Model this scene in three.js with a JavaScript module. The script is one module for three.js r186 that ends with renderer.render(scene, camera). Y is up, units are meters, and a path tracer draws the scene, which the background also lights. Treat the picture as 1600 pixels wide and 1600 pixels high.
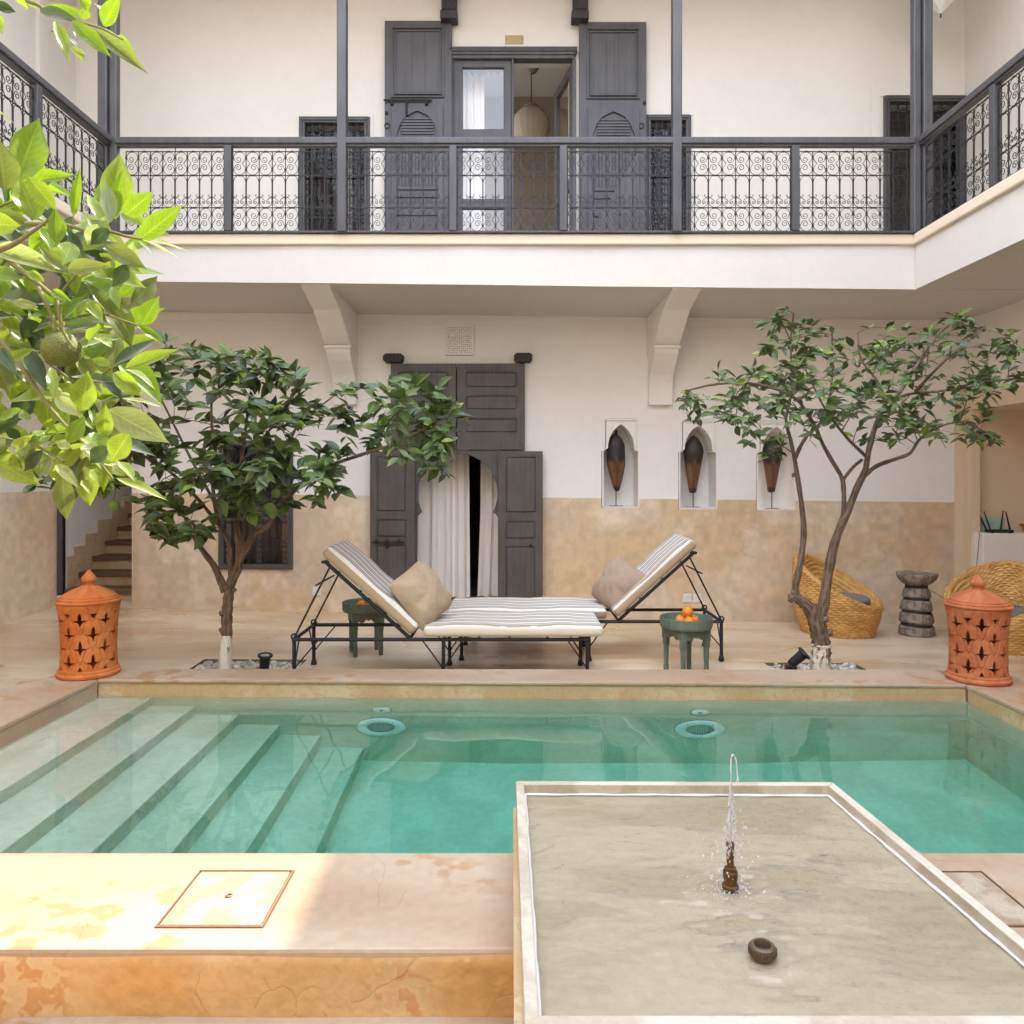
import * as THREE from 'three';
import { mergeGeometries, mergeVertices, toCreasedNormals } from 'three/addons/utils/BufferGeometryUtils.js';
import { RoundedBoxGeometry } from 'three/addons/geometries/RoundedBoxGeometry.js';

// ------------------------------------------------------------------ camera, sky, sun, exposure
const EYE = 1.35, F = 1200, HZ = 745;                    // eye height, focal length and horizon in photo pixels
const scene = new THREE.Scene();
const camera = new THREE.PerspectiveCamera(2 * Math.atan(800 / F) * 180 / Math.PI, 1, 0.05, 2000);
camera.position.set(0, EYE, 0);
camera.lookAt(0, EYE, -10);
camera.setViewOffset(1600, 1600, 0, 800 - HZ, 1600, 1600);
camera.updateProjectionMatrix();

const SUN = new THREE.Vector3(0.6, 1, -0.54).normalize();
const EXPOSURE = 3.75, SUN_POWER = 2.6, SKY_POWER = 1.5;

const renderer = new THREE.WebGLRenderer({ antialias: true });
renderer.setSize(1024, 1024);
renderer.toneMapping = THREE.LinearToneMapping;
renderer.toneMappingExposure = EXPOSURE;
renderer.shadowMap.enabled = true;

function rng(seed) { let s = seed >>> 0; return () => { s = (s + 0x6D2B79F5) | 0; let t = Math.imul(s ^ (s >>> 15), 1 | s); t = (t + Math.imul(t ^ (t >>> 7), 61 | t)) ^ t; return ((t ^ (t >>> 14)) >>> 0) / 4294967296; }; }
const sm = (a, b, x) => { const t = Math.min(1, Math.max(0, (x - a) / (b - a))); return t * t * (3 - 2 * t); };
const lerp = (a, b, t) => a + (b - a) * t;
// tileable fractal noise, about 0..1 with mean 0.5
function fbm(w, h, nx, ny, oct, seed, gain = 0.5) {
  const out = new Float32Array(w * h); let amp = 1, sum = 0;
  for (let o = 0; o < oct; o++) {
    const r = rng(seed * 977 + o * 131 + 7), g = new Float32Array(nx * ny); for (let i = 0; i < g.length; i++) g[i] = r();
    for (let y = 0; y < h; y++) {
      const fy = y / h * ny, y0 = Math.floor(fy), ty = fy - y0, sy = ty * ty * (3 - 2 * ty), ra = (y0 % ny) * nx, rb = ((y0 + 1) % ny) * nx;
      for (let x = 0; x < w; x++) {
        const fx = x / w * nx, x0 = Math.floor(fx), tx = fx - x0, sx = tx * tx * (3 - 2 * tx), xa = x0 % nx, xb = (x0 + 1) % nx;
        const p = g[ra + xa] + (g[ra + xb] - g[ra + xa]) * sx, q = g[rb + xa] + (g[rb + xb] - g[rb + xa]) * sx;
        out[y * w + x] += amp * (p + (q - p) * sy);
      }
    }
    sum += amp; amp *= gain; nx *= 2; ny *= 2;
  }
  for (let i = 0; i < out.length; i++) out[i] /= sum;
  return out;
}
{ // the sky: clear blue with a few soft clouds, brighter towards the horizon all round
  const W = 512, H = 256, d = new Float32Array(W * H * 4), c = fbm(W, H, 6, 5, 5, 3);
  for (let y = 0; y < H; y++) for (let x = 0; x < W; x++) {
    const i = y * W + x, up = Math.max(0, Math.sin(((y + 0.5) / H - 0.5) * Math.PI)), k = Math.pow(1 - up, 1.6), cl = sm(0.52, 0.7, c[i]) * sm(0.05, 0.3, up) * 0.55;
    const b = [lerp(0.54, 1.0, k), lerp(0.70, 0.98, k), lerp(1.0, 0.94, k)];
    for (let q = 0; q < 3; q++) d[i * 4 + q] = SKY_POWER * lerp(b[q], 1.3, cl);
    d[i * 4 + 3] = 1;
  }
  const t = new THREE.DataTexture(d, W, H, THREE.RGBAFormat, THREE.FloatType);
  t.mapping = THREE.EquirectangularReflectionMapping; t.magFilter = t.minFilter = THREE.LinearFilter; t.wrapS = THREE.RepeatWrapping; t.needsUpdate = true;
  scene.background = t; scene.environment = t;
}
const sun = new THREE.DirectionalLight(new THREE.Color().setRGB(1, 0.92, 0.79), SUN_POWER);
sun.name = 'sun_light';
sun.position.copy(SUN).multiplyScalar(40); sun.castShadow = true;
Object.assign(sun.shadow.camera, { left: -14, right: 14, top: 14, bottom: -14, near: 1, far: 90 });
sun.shadow.mapSize.set(4096, 4096);
scene.add(sun); scene.add(sun.target);

// ------------------------------------------------------------------ helpers
const V = (x, y, z) => new THREE.Vector3(x, y, z);
const X = (px, z) => (px - 800) * z / F, Y = (py, z) => EYE + (HZ - py) * z / F;       // pixel of the photo at depth z, in metres
const P = (px, py, z) => V(X(px, z), Y(py, z), -z);
const floorY = (x, z) => Math.min(1, Math.max(0, (z - 4.95) / 2.45)) * (0.01 - 0.0231 * x);   // the terrace falls gently to the right
const seen = new Map();
function numbered(n) { const k = seen.get(n) || 0; seen.set(n, k + 1); return k ? `${n}_${String(k).padStart(3, '0')}` : n; }
function shade(o) { o.traverse((m) => { if (m.isMesh) { m.castShadow = true; m.receiveShadow = true; } }); return o; }
function tag(o, label, category, group, kind) { o.userData.label = label; if (category) o.userData.category = category; if (group) o.userData.group = group; if (kind) o.userData.kind = kind; return o; }
function thing(name, label, category, pos = [0, 0, 0], turn = 0, group) {
  const o = new THREE.Group(); o.name = numbered(name); o.position.set(...pos); o.rotation.y = turn; scene.add(o); return tag(o, label, category, group);
}
function clean(g) {
  g = g.index ? g.toNonIndexed() : g.clone();
  if (!g.attributes.normal) g.computeVertexNormals();
  if (!g.attributes.uv) g.setAttribute('uv', new THREE.BufferAttribute(new Float32Array(g.attributes.position.count * 2), 2));
  for (const k of Object.keys(g.attributes)) if (!['position', 'normal', 'uv', 'color'].includes(k)) g.deleteAttribute(k);
  g.morphAttributes = {}; return g;
}
const merge = (list) => { list = list.flat(9); return list.length === 1 ? list[0] : mergeGeometries(list.map(clean)); };
function part(name, geo, m, parent) {
  const o = new THREE.Mesh(Array.isArray(geo) ? merge(geo) : geo, m); o.name = parent && parent !== scene ? name : numbered(name); (parent || scene).add(o); return shade(o);
}
function struct(name, geo, m, label, category) { const o = part(name, geo, m, scene); return tag(o, label, category, null, 'structure'); }
const tr = (g, x, y, z) => g.translate(x, y, z);
function box(w, h, d, x = 0, y = 0, z = 0, bev = 0) { const g = bev ? new RoundedBoxGeometry(w, h, d, 1, Math.min(bev, w / 2.01, h / 2.01, d / 2.01)) : new THREE.BoxGeometry(w, h, d); return g.translate(x, y, z); }
const span = (x0, x1, y0, y1, z0, z1, bev = 0) => box(Math.abs(x1 - x0), Math.abs(y1 - y0), Math.abs(z1 - z0), (x0 + x1) / 2, (y0 + y1) / 2, (z0 + z1) / 2, bev);
// a box whose front covers that rectangle of the photo at depth z and that goes d back
const pbox = (x0, y0, x1, y1, z, d, bev = 0) => span(X(x0, z), X(x1, z), Y(y1, z), Y(y0, z), -z, -z - d, bev);
const cyl = (r0, r1, h, x = 0, y = 0, z = 0, n = 16) => new THREE.CylinderGeometry(r0, r1, h, n).translate(x, y, z);
function lathe(pts, n = 32) { return new THREE.LatheGeometry(pts.map(([r, y]) => new THREE.Vector2(Math.max(r, 1e-4), y)), n); }
function boxUV(g, s = 1) {       // uv in metres by the way a face looks
  g = clean(g); const p = g.attributes.position, n = g.attributes.normal, u = g.attributes.uv;
  for (let t = 0; t < p.count; t += 3) {
    let ax = 0, ay = 0, az = 0; for (let k = 0; k < 3; k++) { ax += n.getX(t + k); ay += n.getY(t + k); az += n.getZ(t + k); }
    ax = Math.abs(ax); ay = Math.abs(ay); az = Math.abs(az);
    for (let k = 0; k < 3; k++) { const i = t + k, x = p.getX(i), y = p.getY(i), z = p.getZ(i); if (ay >= ax && ay >= az) u.setXY(i, x * s, -z * s); else if (ax > az) u.setXY(i, -z * s, y * s); else u.setXY(i, x * s, y * s); }
  }
  return g;
}
const shape = (pts) => { const s = new THREE.Shape(); pts.forEach(([x, y], i) => (i ? s.lineTo(x, y) : s.moveTo(x, y))); s.closePath(); return s; };
const hole = (pts) => { const s = new THREE.Path(); pts.forEach(([x, y], i) => (i ? s.lineTo(x, y) : s.moveTo(x, y))); s.closePath(); return s; };
function wallPiece(outline, holes, zFront, depth, bev = 0) {      // upright plate facing the camera, front at depth zFront
  const s = shape(outline); s.holes = (holes || []).map(hole);
  return new THREE.ExtrudeGeometry(s, { depth: depth - 2 * bev, bevelEnabled: bev > 0, bevelSize: bev, bevelThickness: bev, bevelSegments: 2, bevelOffset: -bev, curveSegments: 12 }).translate(0, 0, -zFront - depth + bev);
}
function slab(poly, y0, y1, holes, bev = 0) {                      // lying plate, poly in [x, depth]
  const s = shape(poly.map(([x, z]) => [x, z])); s.holes = (holes || []).map(hole);
  return new THREE.ExtrudeGeometry(s, { depth: y1 - y0 - 2 * bev, bevelEnabled: bev > 0, bevelSize: bev, bevelThickness: bev, bevelSegments: 2, bevelOffset: -bev }).rotateX(-Math.PI / 2).translate(0, y0 + bev, 0);
}
const rectPts = (x0, y0, x1, y1) => [[x0, y0], [x1, y0], [x1, y1], [x0, y1]];
const pxRect = (x0, y0, x1, y1, z) => rectPts(X(x0, z), Y(y1, z), X(x1, z), Y(y0, z));
const pxPts = (list, z) => list.map(([a, b]) => [X(a, z), Y(b, z)]);
function curve(pts, n, closed = false) { return new THREE.CatmullRomCurve3(pts.map((p) => (p.isVector3 ? p : V(...p))), closed, 'centripetal').getPoints(n); }
// a tube through the points, with a radius of its own at each
function sweep(pts, rad, n = 6, caps = true) {
  const N = pts.length, pos = [], nor = [], uv = [], idx = []; let nrm = null, len = 0;
  const T = pts.map((p, i) => pts[Math.min(N - 1, i + 1)].clone().sub(pts[Math.max(0, i - 1)]).normalize());
  for (let i = 0; i < N; i++) {
    if (!nrm) { nrm = Math.abs(T[0].y) < 0.9 ? V(0, 1, 0) : V(1, 0, 0); }
    nrm = nrm.clone().sub(T[i].clone().multiplyScalar(nrm.dot(T[i]))).normalize();
    const b = T[i].clone().cross(nrm), r = typeof rad === 'number' ? rad : typeof rad === 'function' ? rad(i / (N - 1), i) : rad[i];
    if (i) len += pts[i].distanceTo(pts[i - 1]);
    for (let k = 0; k <= n; k++) {
      const a = k / n * Math.PI * 2 + Math.PI / n, rr = typeof r === 'number' ? r : r(a), c = Math.cos(a), s = Math.sin(a), d = nrm.clone().multiplyScalar(c).addScaledVector(b, s);
      pos.push(pts[i].x + d.x * rr, pts[i].y + d.y * rr, pts[i].z + d.z * rr); nor.push(d.x, d.y, d.z); uv.push(k / n, len);
    }
  }
  for (let i = 0; i < N - 1; i++) for (let k = 0; k < n; k++) { const a = i * (n + 1) + k, c = a + n + 1; idx.push(a, a + 1, c, c, a + 1, c + 1); }
  if (caps) for (const [i, f] of [[0, -1], [N - 1, 1]]) {
    const at = pos.length / 3, t = T[i]; pos.push(pts[i].x, pts[i].y, pts[i].z); nor.push(t.x * f, t.y * f, t.z * f); uv.push(0.5, 0);
    for (let k = 0; k <= n; k++) { const q = (i * (n + 1) + k) * 3; pos.push(pos[q], pos[q + 1], pos[q + 2]); nor.push(t.x * f, t.y * f, t.z * f); uv.push(0.5, 0); }
    for (let k = 0; k < n; k++) idx.push(at, f > 0 ? at + 1 + k : at + 2 + k, f > 0 ? at + 2 + k : at + 1 + k);
  }
  const g = new THREE.BufferGeometry(); g.setAttribute('position', new THREE.Float32BufferAttribute(pos, 3)); g.setAttribute('normal', new THREE.Float32BufferAttribute(nor, 3)); g.setAttribute('uv', new THREE.Float32BufferAttribute(uv, 2)); g.setIndex(idx); return g;
}
const rod = (a, b, r, n = 8) => sweep([V(...a), V(...b)], r, n);
function surface(fn, nu, nv, closeU = false) {                     // fn(u, v) -> Vector3
  const pos = [], uv = [], idx = [];
  for (let j = 0; j <= nv; j++) for (let i = 0; i <= nu; i++) { const p = fn(i / nu, j / nv); pos.push(p.x, p.y, p.z); uv.push(i / nu, j / nv); }
  for (let j = 0; j < nv; j++) for (let i = 0; i < nu; i++) { const a = j * (nu + 1) + i, c = a + nu + 1; idx.push(a, a + 1, c, a + 1, c + 1, c); }
  const g = new THREE.BufferGeometry(); g.setAttribute('position', new THREE.Float32BufferAttribute(pos, 3)); g.setAttribute('uv', new THREE.Float32BufferAttribute(uv, 2)); g.setIndex(idx); g.computeVertexNormals();
  if (closeU) { const n = g.attributes.normal; for (let j = 0; j <= nv; j++) { const a = j * (nu + 1), b = a + nu, m = V(n.getX(a) + n.getX(b), n.getY(a) + n.getY(b), n.getZ(a) + n.getZ(b)).normalize(); n.setXYZ(a, m.x, m.y, m.z); n.setXYZ(b, m.x, m.y, m.z); } }
  return g;
}
const deg = Math.PI / 180;
// ------------------------------------------------------------------ materials
const toS = (c) => Math.round(255 * Math.min(1, Math.max(0, c <= 0.0031308 ? 12.92 * c : 1.055 * Math.pow(c, 1 / 2.4) - 0.055)));
function colorTex(w, h, fn, mx = 1, my = 1) {                      // mx, my: metres that one tile covers (uv in metres)
  const d = new Uint8Array(w * h * 4);
  for (let y = 0; y < h; y++) for (let x = 0; x < w; x++) { const i = y * w + x, c = fn(x, y, i); d[i * 4] = toS(c[0]); d[i * 4 + 1] = toS(c[1]); d[i * 4 + 2] = toS(c[2]); d[i * 4 + 3] = 255; }
  const t = new THREE.DataTexture(d, w, h); t.colorSpace = THREE.SRGBColorSpace; return finish(t, mx, my);
}
function grayTex(w, h, fn, mx = 1, my = 1) {
  const d = new Uint8Array(w * h * 4);
  for (let y = 0; y < h; y++) for (let x = 0; x < w; x++) { const i = y * w + x, c = Math.round(255 * Math.min(1, Math.max(0, fn(x, y, i)))); d[i * 4] = d[i * 4 + 1] = d[i * 4 + 2] = c; d[i * 4 + 3] = 255; }
  return finish(new THREE.DataTexture(d, w, h), mx, my);
}
function finish(t, mx, my) { t.wrapS = t.wrapT = THREE.RepeatWrapping; t.magFilter = THREE.LinearFilter; t.minFilter = THREE.LinearMipmapLinearFilter; t.generateMipmaps = true; t.repeat.set(1 / mx, 1 / my); t.needsUpdate = true; return t; }
const mix3 = (a, b, t) => [a[0] + (b[0] - a[0]) * t, a[1] + (b[1] - a[1]) * t, a[2] + (b[2] - a[2]) * t];
const mul3 = (a, k) => [a[0] * k, a[1] * k, a[2] * k];
const rgb = (r, g, b) => new THREE.Color().setRGB(r, g, b);
const std = (o) => new THREE.MeshStandardMaterial(o);
const flat = (r, g, b, rough = 0.7, more = {}) => std({ color: rgb(r, g, b), roughness: rough, ...more });
// thin wandering cracks drawn into a mask
function cracks(w, h, count, len, seed, wide = 1) {
  const m = new Float32Array(w * h), r = rng(seed);
  const walk = (x, y, a, n, s) => { for (let i = 0; i < n; i++) { a += (r() - 0.5) * 0.5 + 0.012 * Math.sin(i * 0.13); x += Math.cos(a); y += Math.sin(a); const k = (((Math.round(y) % h) + h) % h) * w + (((Math.round(x) % w) + w) % w); m[k] = Math.max(m[k], s); if (wide > 1) { const k2 = (((Math.round(y + 1) % h) + h) % h) * w + (((Math.round(x) % w) + w) % w); m[k2] = Math.max(m[k2], s * 0.6); } if (r() < 0.012 && n - i > 20) walk(x, y, a + (r() < 0.5 ? 1 : -1) * (0.6 + r() * 0.6), (n - i) * 0.5, s * 0.8); } };
  for (let c = 0; c < count; c++) walk(r() * w, r() * h, r() * 6.28, len * (0.4 + r()), 0.5 + 0.5 * r());
  return m;
}
const M = {};
{ // white lime plaster, its tone lifted to make up for shade below the gallery
  const n = 1024, a = fbm(n, n, 5, 5, 5, 11), b = fbm(n, n, 60, 60, 3, 12), cr = cracks(n, n, 5, 150, 77);
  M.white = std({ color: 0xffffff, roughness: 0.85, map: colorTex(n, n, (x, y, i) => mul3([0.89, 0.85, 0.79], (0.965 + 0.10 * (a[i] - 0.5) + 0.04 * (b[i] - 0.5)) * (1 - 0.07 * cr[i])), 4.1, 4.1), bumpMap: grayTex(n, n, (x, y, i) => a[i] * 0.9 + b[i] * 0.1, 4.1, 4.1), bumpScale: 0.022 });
  M.upperWhiteDimmed = std({ color: rgb(0.765, 0.76, 0.75), roughness: 0.85, map: M.white.map, bumpMap: M.white.bumpMap, bumpScale: 0.018 });  // same plaster, darkened to offset the stronger light on the upper wall
  M.soffit = std({ color: rgb(0.735, 0.725, 0.715), roughness: 0.9, map: M.white.map, bumpMap: M.white.bumpMap, bumpScale: 0.018 });  // same plaster, darkened to offset the bright light on slab and fascia
}
{ // polished lime dado, ochre and grey with worn patches
  const w = 2048, h = 512, a = fbm(w, h, 8, 2, 5, 21), b = fbm(w, h, 24, 6, 5, 22), c = fbm(w, h, 120, 30, 3, 23), e = fbm(w, h, 10, 3, 4, 24, 0.6), cr = cracks(w, h, 26, 150, 5);
  M.dado = std({ color: 0xffffff, roughness: 0.62, map: colorTex(w, h, (x, y, i) => {
    let k = mix3([0.70, 0.52, 0.325], [0.79, 0.64, 0.455], sm(0.35, 0.65, a[i]));
    k = mix3(k, [0.66, 0.44, 0.25], 0.4 * sm(0.52, 0.66, b[i]));
    k = mix3(k, [0.60, 0.50, 0.40], 0.55 * sm(0.56, 0.68, e[i]));
    k = mix3(k, [0.84, 0.70, 0.53], 0.6 * sm(0.54, 0.66, 1 - b[i]));
    k = mul3(k, 0.93 + 0.32 * (c[i] - 0.5) + 0.14 * (b[i] - 0.5));
    return mul3(k, 1 - 0.3 * cr[i]);
  }, 8, 2), bumpMap: grayTex(1024, 256, (x, y) => { const i = y * 2 * w + x * 2; return 0.55 * b[i] + 0.25 * c[i] + 0.2 * e[i] - 0.3 * cr[i]; }, 8, 2), bumpScale: 0.01 });
}
{ // polished terrace floor
  const w = 2048, h = 1024, a = fbm(w, h, 6, 5, 5, 31), b = fbm(w, h, 14, 26, 5, 32), c = fbm(w, h, 90, 120, 3, 33), cr = cracks(w, h, 55, 150, 9), e = fbm(w, h, 9, 10, 4, 34);
  const col = (x, y, i) => {
    let k = mix3([0.63, 0.45, 0.275], [0.745, 0.59, 0.41], sm(0.36, 0.62, b[i]));
    k = mix3(k, [0.79, 0.65, 0.48], 0.7 * sm(0.5, 0.66, a[i]));
    k = mix3(k, [0.54, 0.32, 0.16], 0.4 * sm(0.56, 0.7, e[i]));
    return mul3(k, (0.95 + 0.12 * (c[i] - 0.5)) * (1 - 0.3 * cr[i]));
  };
  M.floor = std({ color: 0xffffff, roughness: 1, roughnessMap: grayTex(512, 256, (x, y) => 0.15 + 0.26 * sm(0.35, 0.65, a[(y * 4) * w + x * 4]), 9, 4.5), map: colorTex(w, h, col, 9, 4.5), bumpMap: grayTex(1024, 512, (x, y) => { const i = y * 2 * w + x * 2; return a[i] * 0.7 + b[i] * 0.3 - 0.25 * cr[i]; }, 9, 4.5), bumpScale: 0.006 });
}
{ // pool-side lime render: pale, with ochre stains and fine cracks
  const w = 2048, h = 1024, a = fbm(w, h, 8, 6, 5, 41), b = fbm(w, h, 70, 46, 4, 42), c = fbm(w, h, 200, 110, 2, 43), d = fbm(w, h, 5, 4, 4, 44), cr = cracks(w, h, 60, 170, 15);
  M.deck = std({ color: 0xffffff, roughness: 0.6, map: colorTex(w, h, (x, y, i) => {
    let k = mix3([0.41, 0.28, 0.178], [0.485, 0.37, 0.26], sm(0.38, 0.62, d[i]));
    k = mix3(k, [0.42, 0.23, 0.11], 0.5 * sm(0.47, 0.62, a[i]) * sm(0.5, 0.58, b[i]) * sm(0.4, 0.6, c[i] * 0.5 + b[i] * 0.5));
    k = mix3(k, [0.40, 0.21, 0.09], 0.7 * sm(0.6, 0.66, b[i]) * sm(0.48, 0.6, a[i]));
    return mul3(k, (0.96 + 0.14 * (c[i] - 0.5)) * (1 - 0.35 * cr[i]));
  }, 5, 2.5), bumpMap: grayTex(1024, 512, (x, y) => { const i = y * 2 * w + x * 2; return 0.5 * d[i] + 0.3 * b[i] + 0.2 * c[i] - 0.12 * cr[i]; }, 5, 2.5), bumpScale: 0.006 });
  const f = fbm(1024, 512, 10, 3, 5, 45), g = fbm(1024, 512, 90, 44, 3, 46), cr2 = cracks(1024, 512, 20, 160, 17);
  M.ochre = std({ color: 0xffffff, roughness: 0.7, map: colorTex(1024, 512, (x, y, i) => {
    let k = mix3([0.56, 0.32, 0.115], [0.62, 0.41, 0.20], sm(0.34, 0.64, f[i]));
    k = mix3(k, [0.47, 0.21, 0.055], 0.7 * sm(0.5, 0.6, g[i]) * sm(0.44, 0.68, f[i]));
    return mul3(k, (0.95 + 0.22 * (g[i] - 0.5)) * (1 - 0.26 * cr2[i]));
  }, 2.6, 1.3), bumpMap: grayTex(1024, 512, (x, y, i) => 0.6 * f[i] + 0.4 * g[i] - 0.1 * cr2[i], 2.6, 1.3), bumpScale: 0.014 });
  M.coping = std({ color: 0xffffff, roughness: 0.62, map: colorTex(1024, 512, (x, y, i) => {
    let k = mix3([0.55, 0.37, 0.19], [0.63, 0.48, 0.29], sm(0.36, 0.62, f[i]));
    k = mix3(k, [0.50, 0.28, 0.12], 0.5 * sm(0.55, 0.7, g[i]));
    return mul3(k, (0.95 + 0.16 * (g[i] - 0.5)) * (1 - 0.3 * cr2[i]));
  }, 2.2, 1.1), bumpMap: M.ochre.bumpMap, bumpScale: 0.006 });
  M.pool = std({ color: 0xffffff, roughness: 0.75, map: colorTex(1024, 512, (x, y, i) => mul3(mix3([0.65, 0.605, 0.45], [0.75, 0.69, 0.53], sm(0.35, 0.65, f[i])), 0.95 + 0.2 * (g[i] - 0.5)), 2.4, 1.2) });
}
{ // marble basin
  const n = 1024, a = fbm(n, n, 4, 4, 6, 51, 0.55), b = fbm(n, n, 3, 9, 6, 52, 0.6), c = fbm(n, n, 60, 60, 2, 53);
  const vein = (i) => Math.pow(1 - Math.min(1, Math.abs(b[i] - 0.5) * 14), 3) * sm(0.5, 0.68, a[i]);
  M.marble = std({ color: 0xffffff, roughness: 0.28, map: colorTex(n, n, (x, y, i) => { let k = mix3([0.48, 0.395, 0.255], [0.58, 0.49, 0.335], sm(0.34, 0.66, b[i])); k = mix3(k, [0.30, 0.275, 0.23], 0.6 * vein(i)); return mul3(k, 0.97 + 0.1 * (c[i] - 0.5)); }, 1.1, 1.1) });
  M.marbleEdge = std({ color: 0xffffff, roughness: 0.4, map: colorTex(512, 512, (x, y) => { const i = y * 2 * n + x * 2; return mul3(mix3([0.48, 0.395, 0.295], [0.60, 0.52, 0.41], sm(0.4, 0.6, a[i])), 0.95 + 0.2 * (c[i] - 0.5)); }, 0.6, 0.6) });
}
{ // painted wood, grey
  const n = 512, a = fbm(n, n, 60, 3, 4, 61), b = fbm(n, n, 8, 8, 4, 62);
  const g = grayTex(n, n, (x, y, i) => a[i] * 0.7 + b[i] * 0.3, 0.9, 0.9);
  const c = colorTex(n, n, (x, y, i) => mul3([1, 1, 1], 0.86 + 0.4 * (a[i] - 0.5) + 0.35 * (b[i] - 0.5)), 0.9, 0.9);
  M.paint = std({ color: rgb(0.074, 0.071, 0.075), roughness: 0.5, map: c, bumpMap: g, bumpScale: 0.003 });
  M.paintDoor = std({ color: rgb(0.098, 0.086, 0.078), roughness: 0.5, map: c, bumpMap: g, bumpScale: 0.003 });
  M.darkWood = std({ color: rgb(0.03, 0.027, 0.028), roughness: 0.6, map: c, bumpMap: g, bumpScale: 0.006 });
  M.iron = flat(0.012, 0.0115, 0.013, 0.6);
  M.black = flat(0.012, 0.012, 0.013, 0.5);
  M.sage = std({ color: rgb(0.15, 0.19, 0.145), roughness: 0.6, map: c, bumpMap: g, bumpScale: 0.003 });
  const w2 = fbm(256, 512, 30, 4, 5, 63, 0.6), w3 = fbm(256, 512, 6, 5, 4, 64);
  M.carved = std({ color: 0xffffff, roughness: 0.85, map: colorTex(256, 512, (x, y, i) => mul3(mix3([0.17, 0.13, 0.10], [0.30, 0.245, 0.195], sm(0.32, 0.66, w2[i])), 0.7 + 0.6 * w3[i]), 0.5, 0.5), bumpMap: grayTex(256, 512, (x, y, i) => w2[i], 0.5, 0.5), bumpScale: 0.005 });
  M.maskWood = std({ color: 0xffffff, vertexColors: true, roughness: 0.5, map: colorTex(256, 512, (x, y, i) => mul3([1, 1, 1], 0.62 + 0.6 * w2[i]), 0.3, 0.3), bumpMap: grayTex(256, 512, (x, y, i) => w2[i], 0.3, 0.3), bumpScale: 0.003 });
}
{ // terracotta
  const n = 512, a = fbm(n, n, 4, 10, 5, 71), b = fbm(n, n, 50, 50, 2, 72);
  const mk = (c0, c1) => std({ color: 0xffffff, roughness: 0.82, map: colorTex(n, n, (x, y, i) => mul3(mix3(c0, c1, sm(0.35, 0.65, a[i])), 0.93 + 0.2 * (b[i] - 0.5)), 0.5, 0.5), bumpMap: grayTex(n, n, (x, y, i) => a[i] * 0.7 + b[i] * 0.3, 0.5, 0.5), bumpScale: 0.003 });
  M.terracotta = mk([0.52, 0.13, 0.02], [0.61, 0.19, 0.045]);
  M.terracottaRed = mk([0.45, 0.12, 0.038], [0.53, 0.17, 0.066]);
}
{ // wicker: strands going over and under upright stakes
  const w = 512, h = 512, n = fbm(w, h, 16, 90, 2, 81), big = fbm(w, h, 4, 4, 3, 82);
  M.wicker = std({ color: 0xffffff, roughness: 0.55, map: colorTex(w, h, (x, y, i) => mul3(mix3([0.52, 0.27, 0.065], [0.70, 0.42, 0.14], sm(0.3, 0.7, big[i] * 0.5 + n[i] * 0.5)), 0.82 + 0.36 * n[i]), 1, 1) });
}
{ // cloths
  const n = 256, a = fbm(n, n, 64, 64, 2, 91), b = fbm(n, n, 4, 4, 3, 92);
  const weave = grayTex(n, n, (x, y, i) => 0.5 + 0.3 * Math.sin(x * 1.57) * Math.sin(y * 1.57) + 0.4 * (a[i] - 0.5), 0.12, 0.12);
  const tone = (r, g, bb) => std({ color: rgb(r, g, bb), roughness: 0.92, map: colorTex(n, n, (x, y, i) => mul3([1, 1, 1], 0.9 + 0.14 * (a[i] - 0.5) + 0.12 * (b[i] - 0.5)), 0.25, 0.25), bumpMap: weave, bumpScale: 0.0012 });
  M.linen = tone(0.51, 0.38, 0.245); M.taupe = tone(0.40, 0.285, 0.205); M.greyCloth = tone(0.25, 0.22, 0.21);
  M.curtain = std({ color: rgb(0.84, 0.78, 0.71), roughness: 0.95, bumpMap: weave, bumpScale: 0.0015, side: THREE.DoubleSide });
  // mattress ticking; u runs round the mattress: 0..1 over the top, above 1 down the side
  const st = (u) => { const p = (u * 5) % 1; return p < 0.27 ? [0.76, 0.71, 0.64] : p < 0.48 ? [0.26, 0.23, 0.205] : p < 0.62 ? [0.72, 0.67, 0.6] : p < 0.9 ? [0.37, 0.29, 0.22] : [0.72, 0.67, 0.6]; };
  const mkTick = (d0, d1, d2) => std({ color: 0xffffff, roughness: 0.9, bumpMap: weave, bumpScale: 0.001, map: (() => { const t = colorTex(8, 1024, (x, y) => { const u = y / 1024 * 2 - 0.5; if (u < 0 || u > 1) { const d = u < 0 ? -u : u - 1; return d < 0.022 ? d0 : d < 0.105 ? d1 : d2; } return st(u); }, 1, 1); t.wrapS = THREE.RepeatWrapping; t.wrapT = THREE.ClampToEdgeWrapping; return t; })() });
  M.ticking = mkTick([0.74, 0.68, 0.58], [0.72, 0.63, 0.49], [0.7, 0.6, 0.46]); M.tickingTan = mkTick([0.74, 0.68, 0.6], [0.47, 0.335, 0.215], [0.7, 0.6, 0.46]); M.tickingTaupe = mkTick([0.70, 0.64, 0.56], [0.31, 0.24, 0.19], [0.31, 0.24, 0.19]);
}
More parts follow.
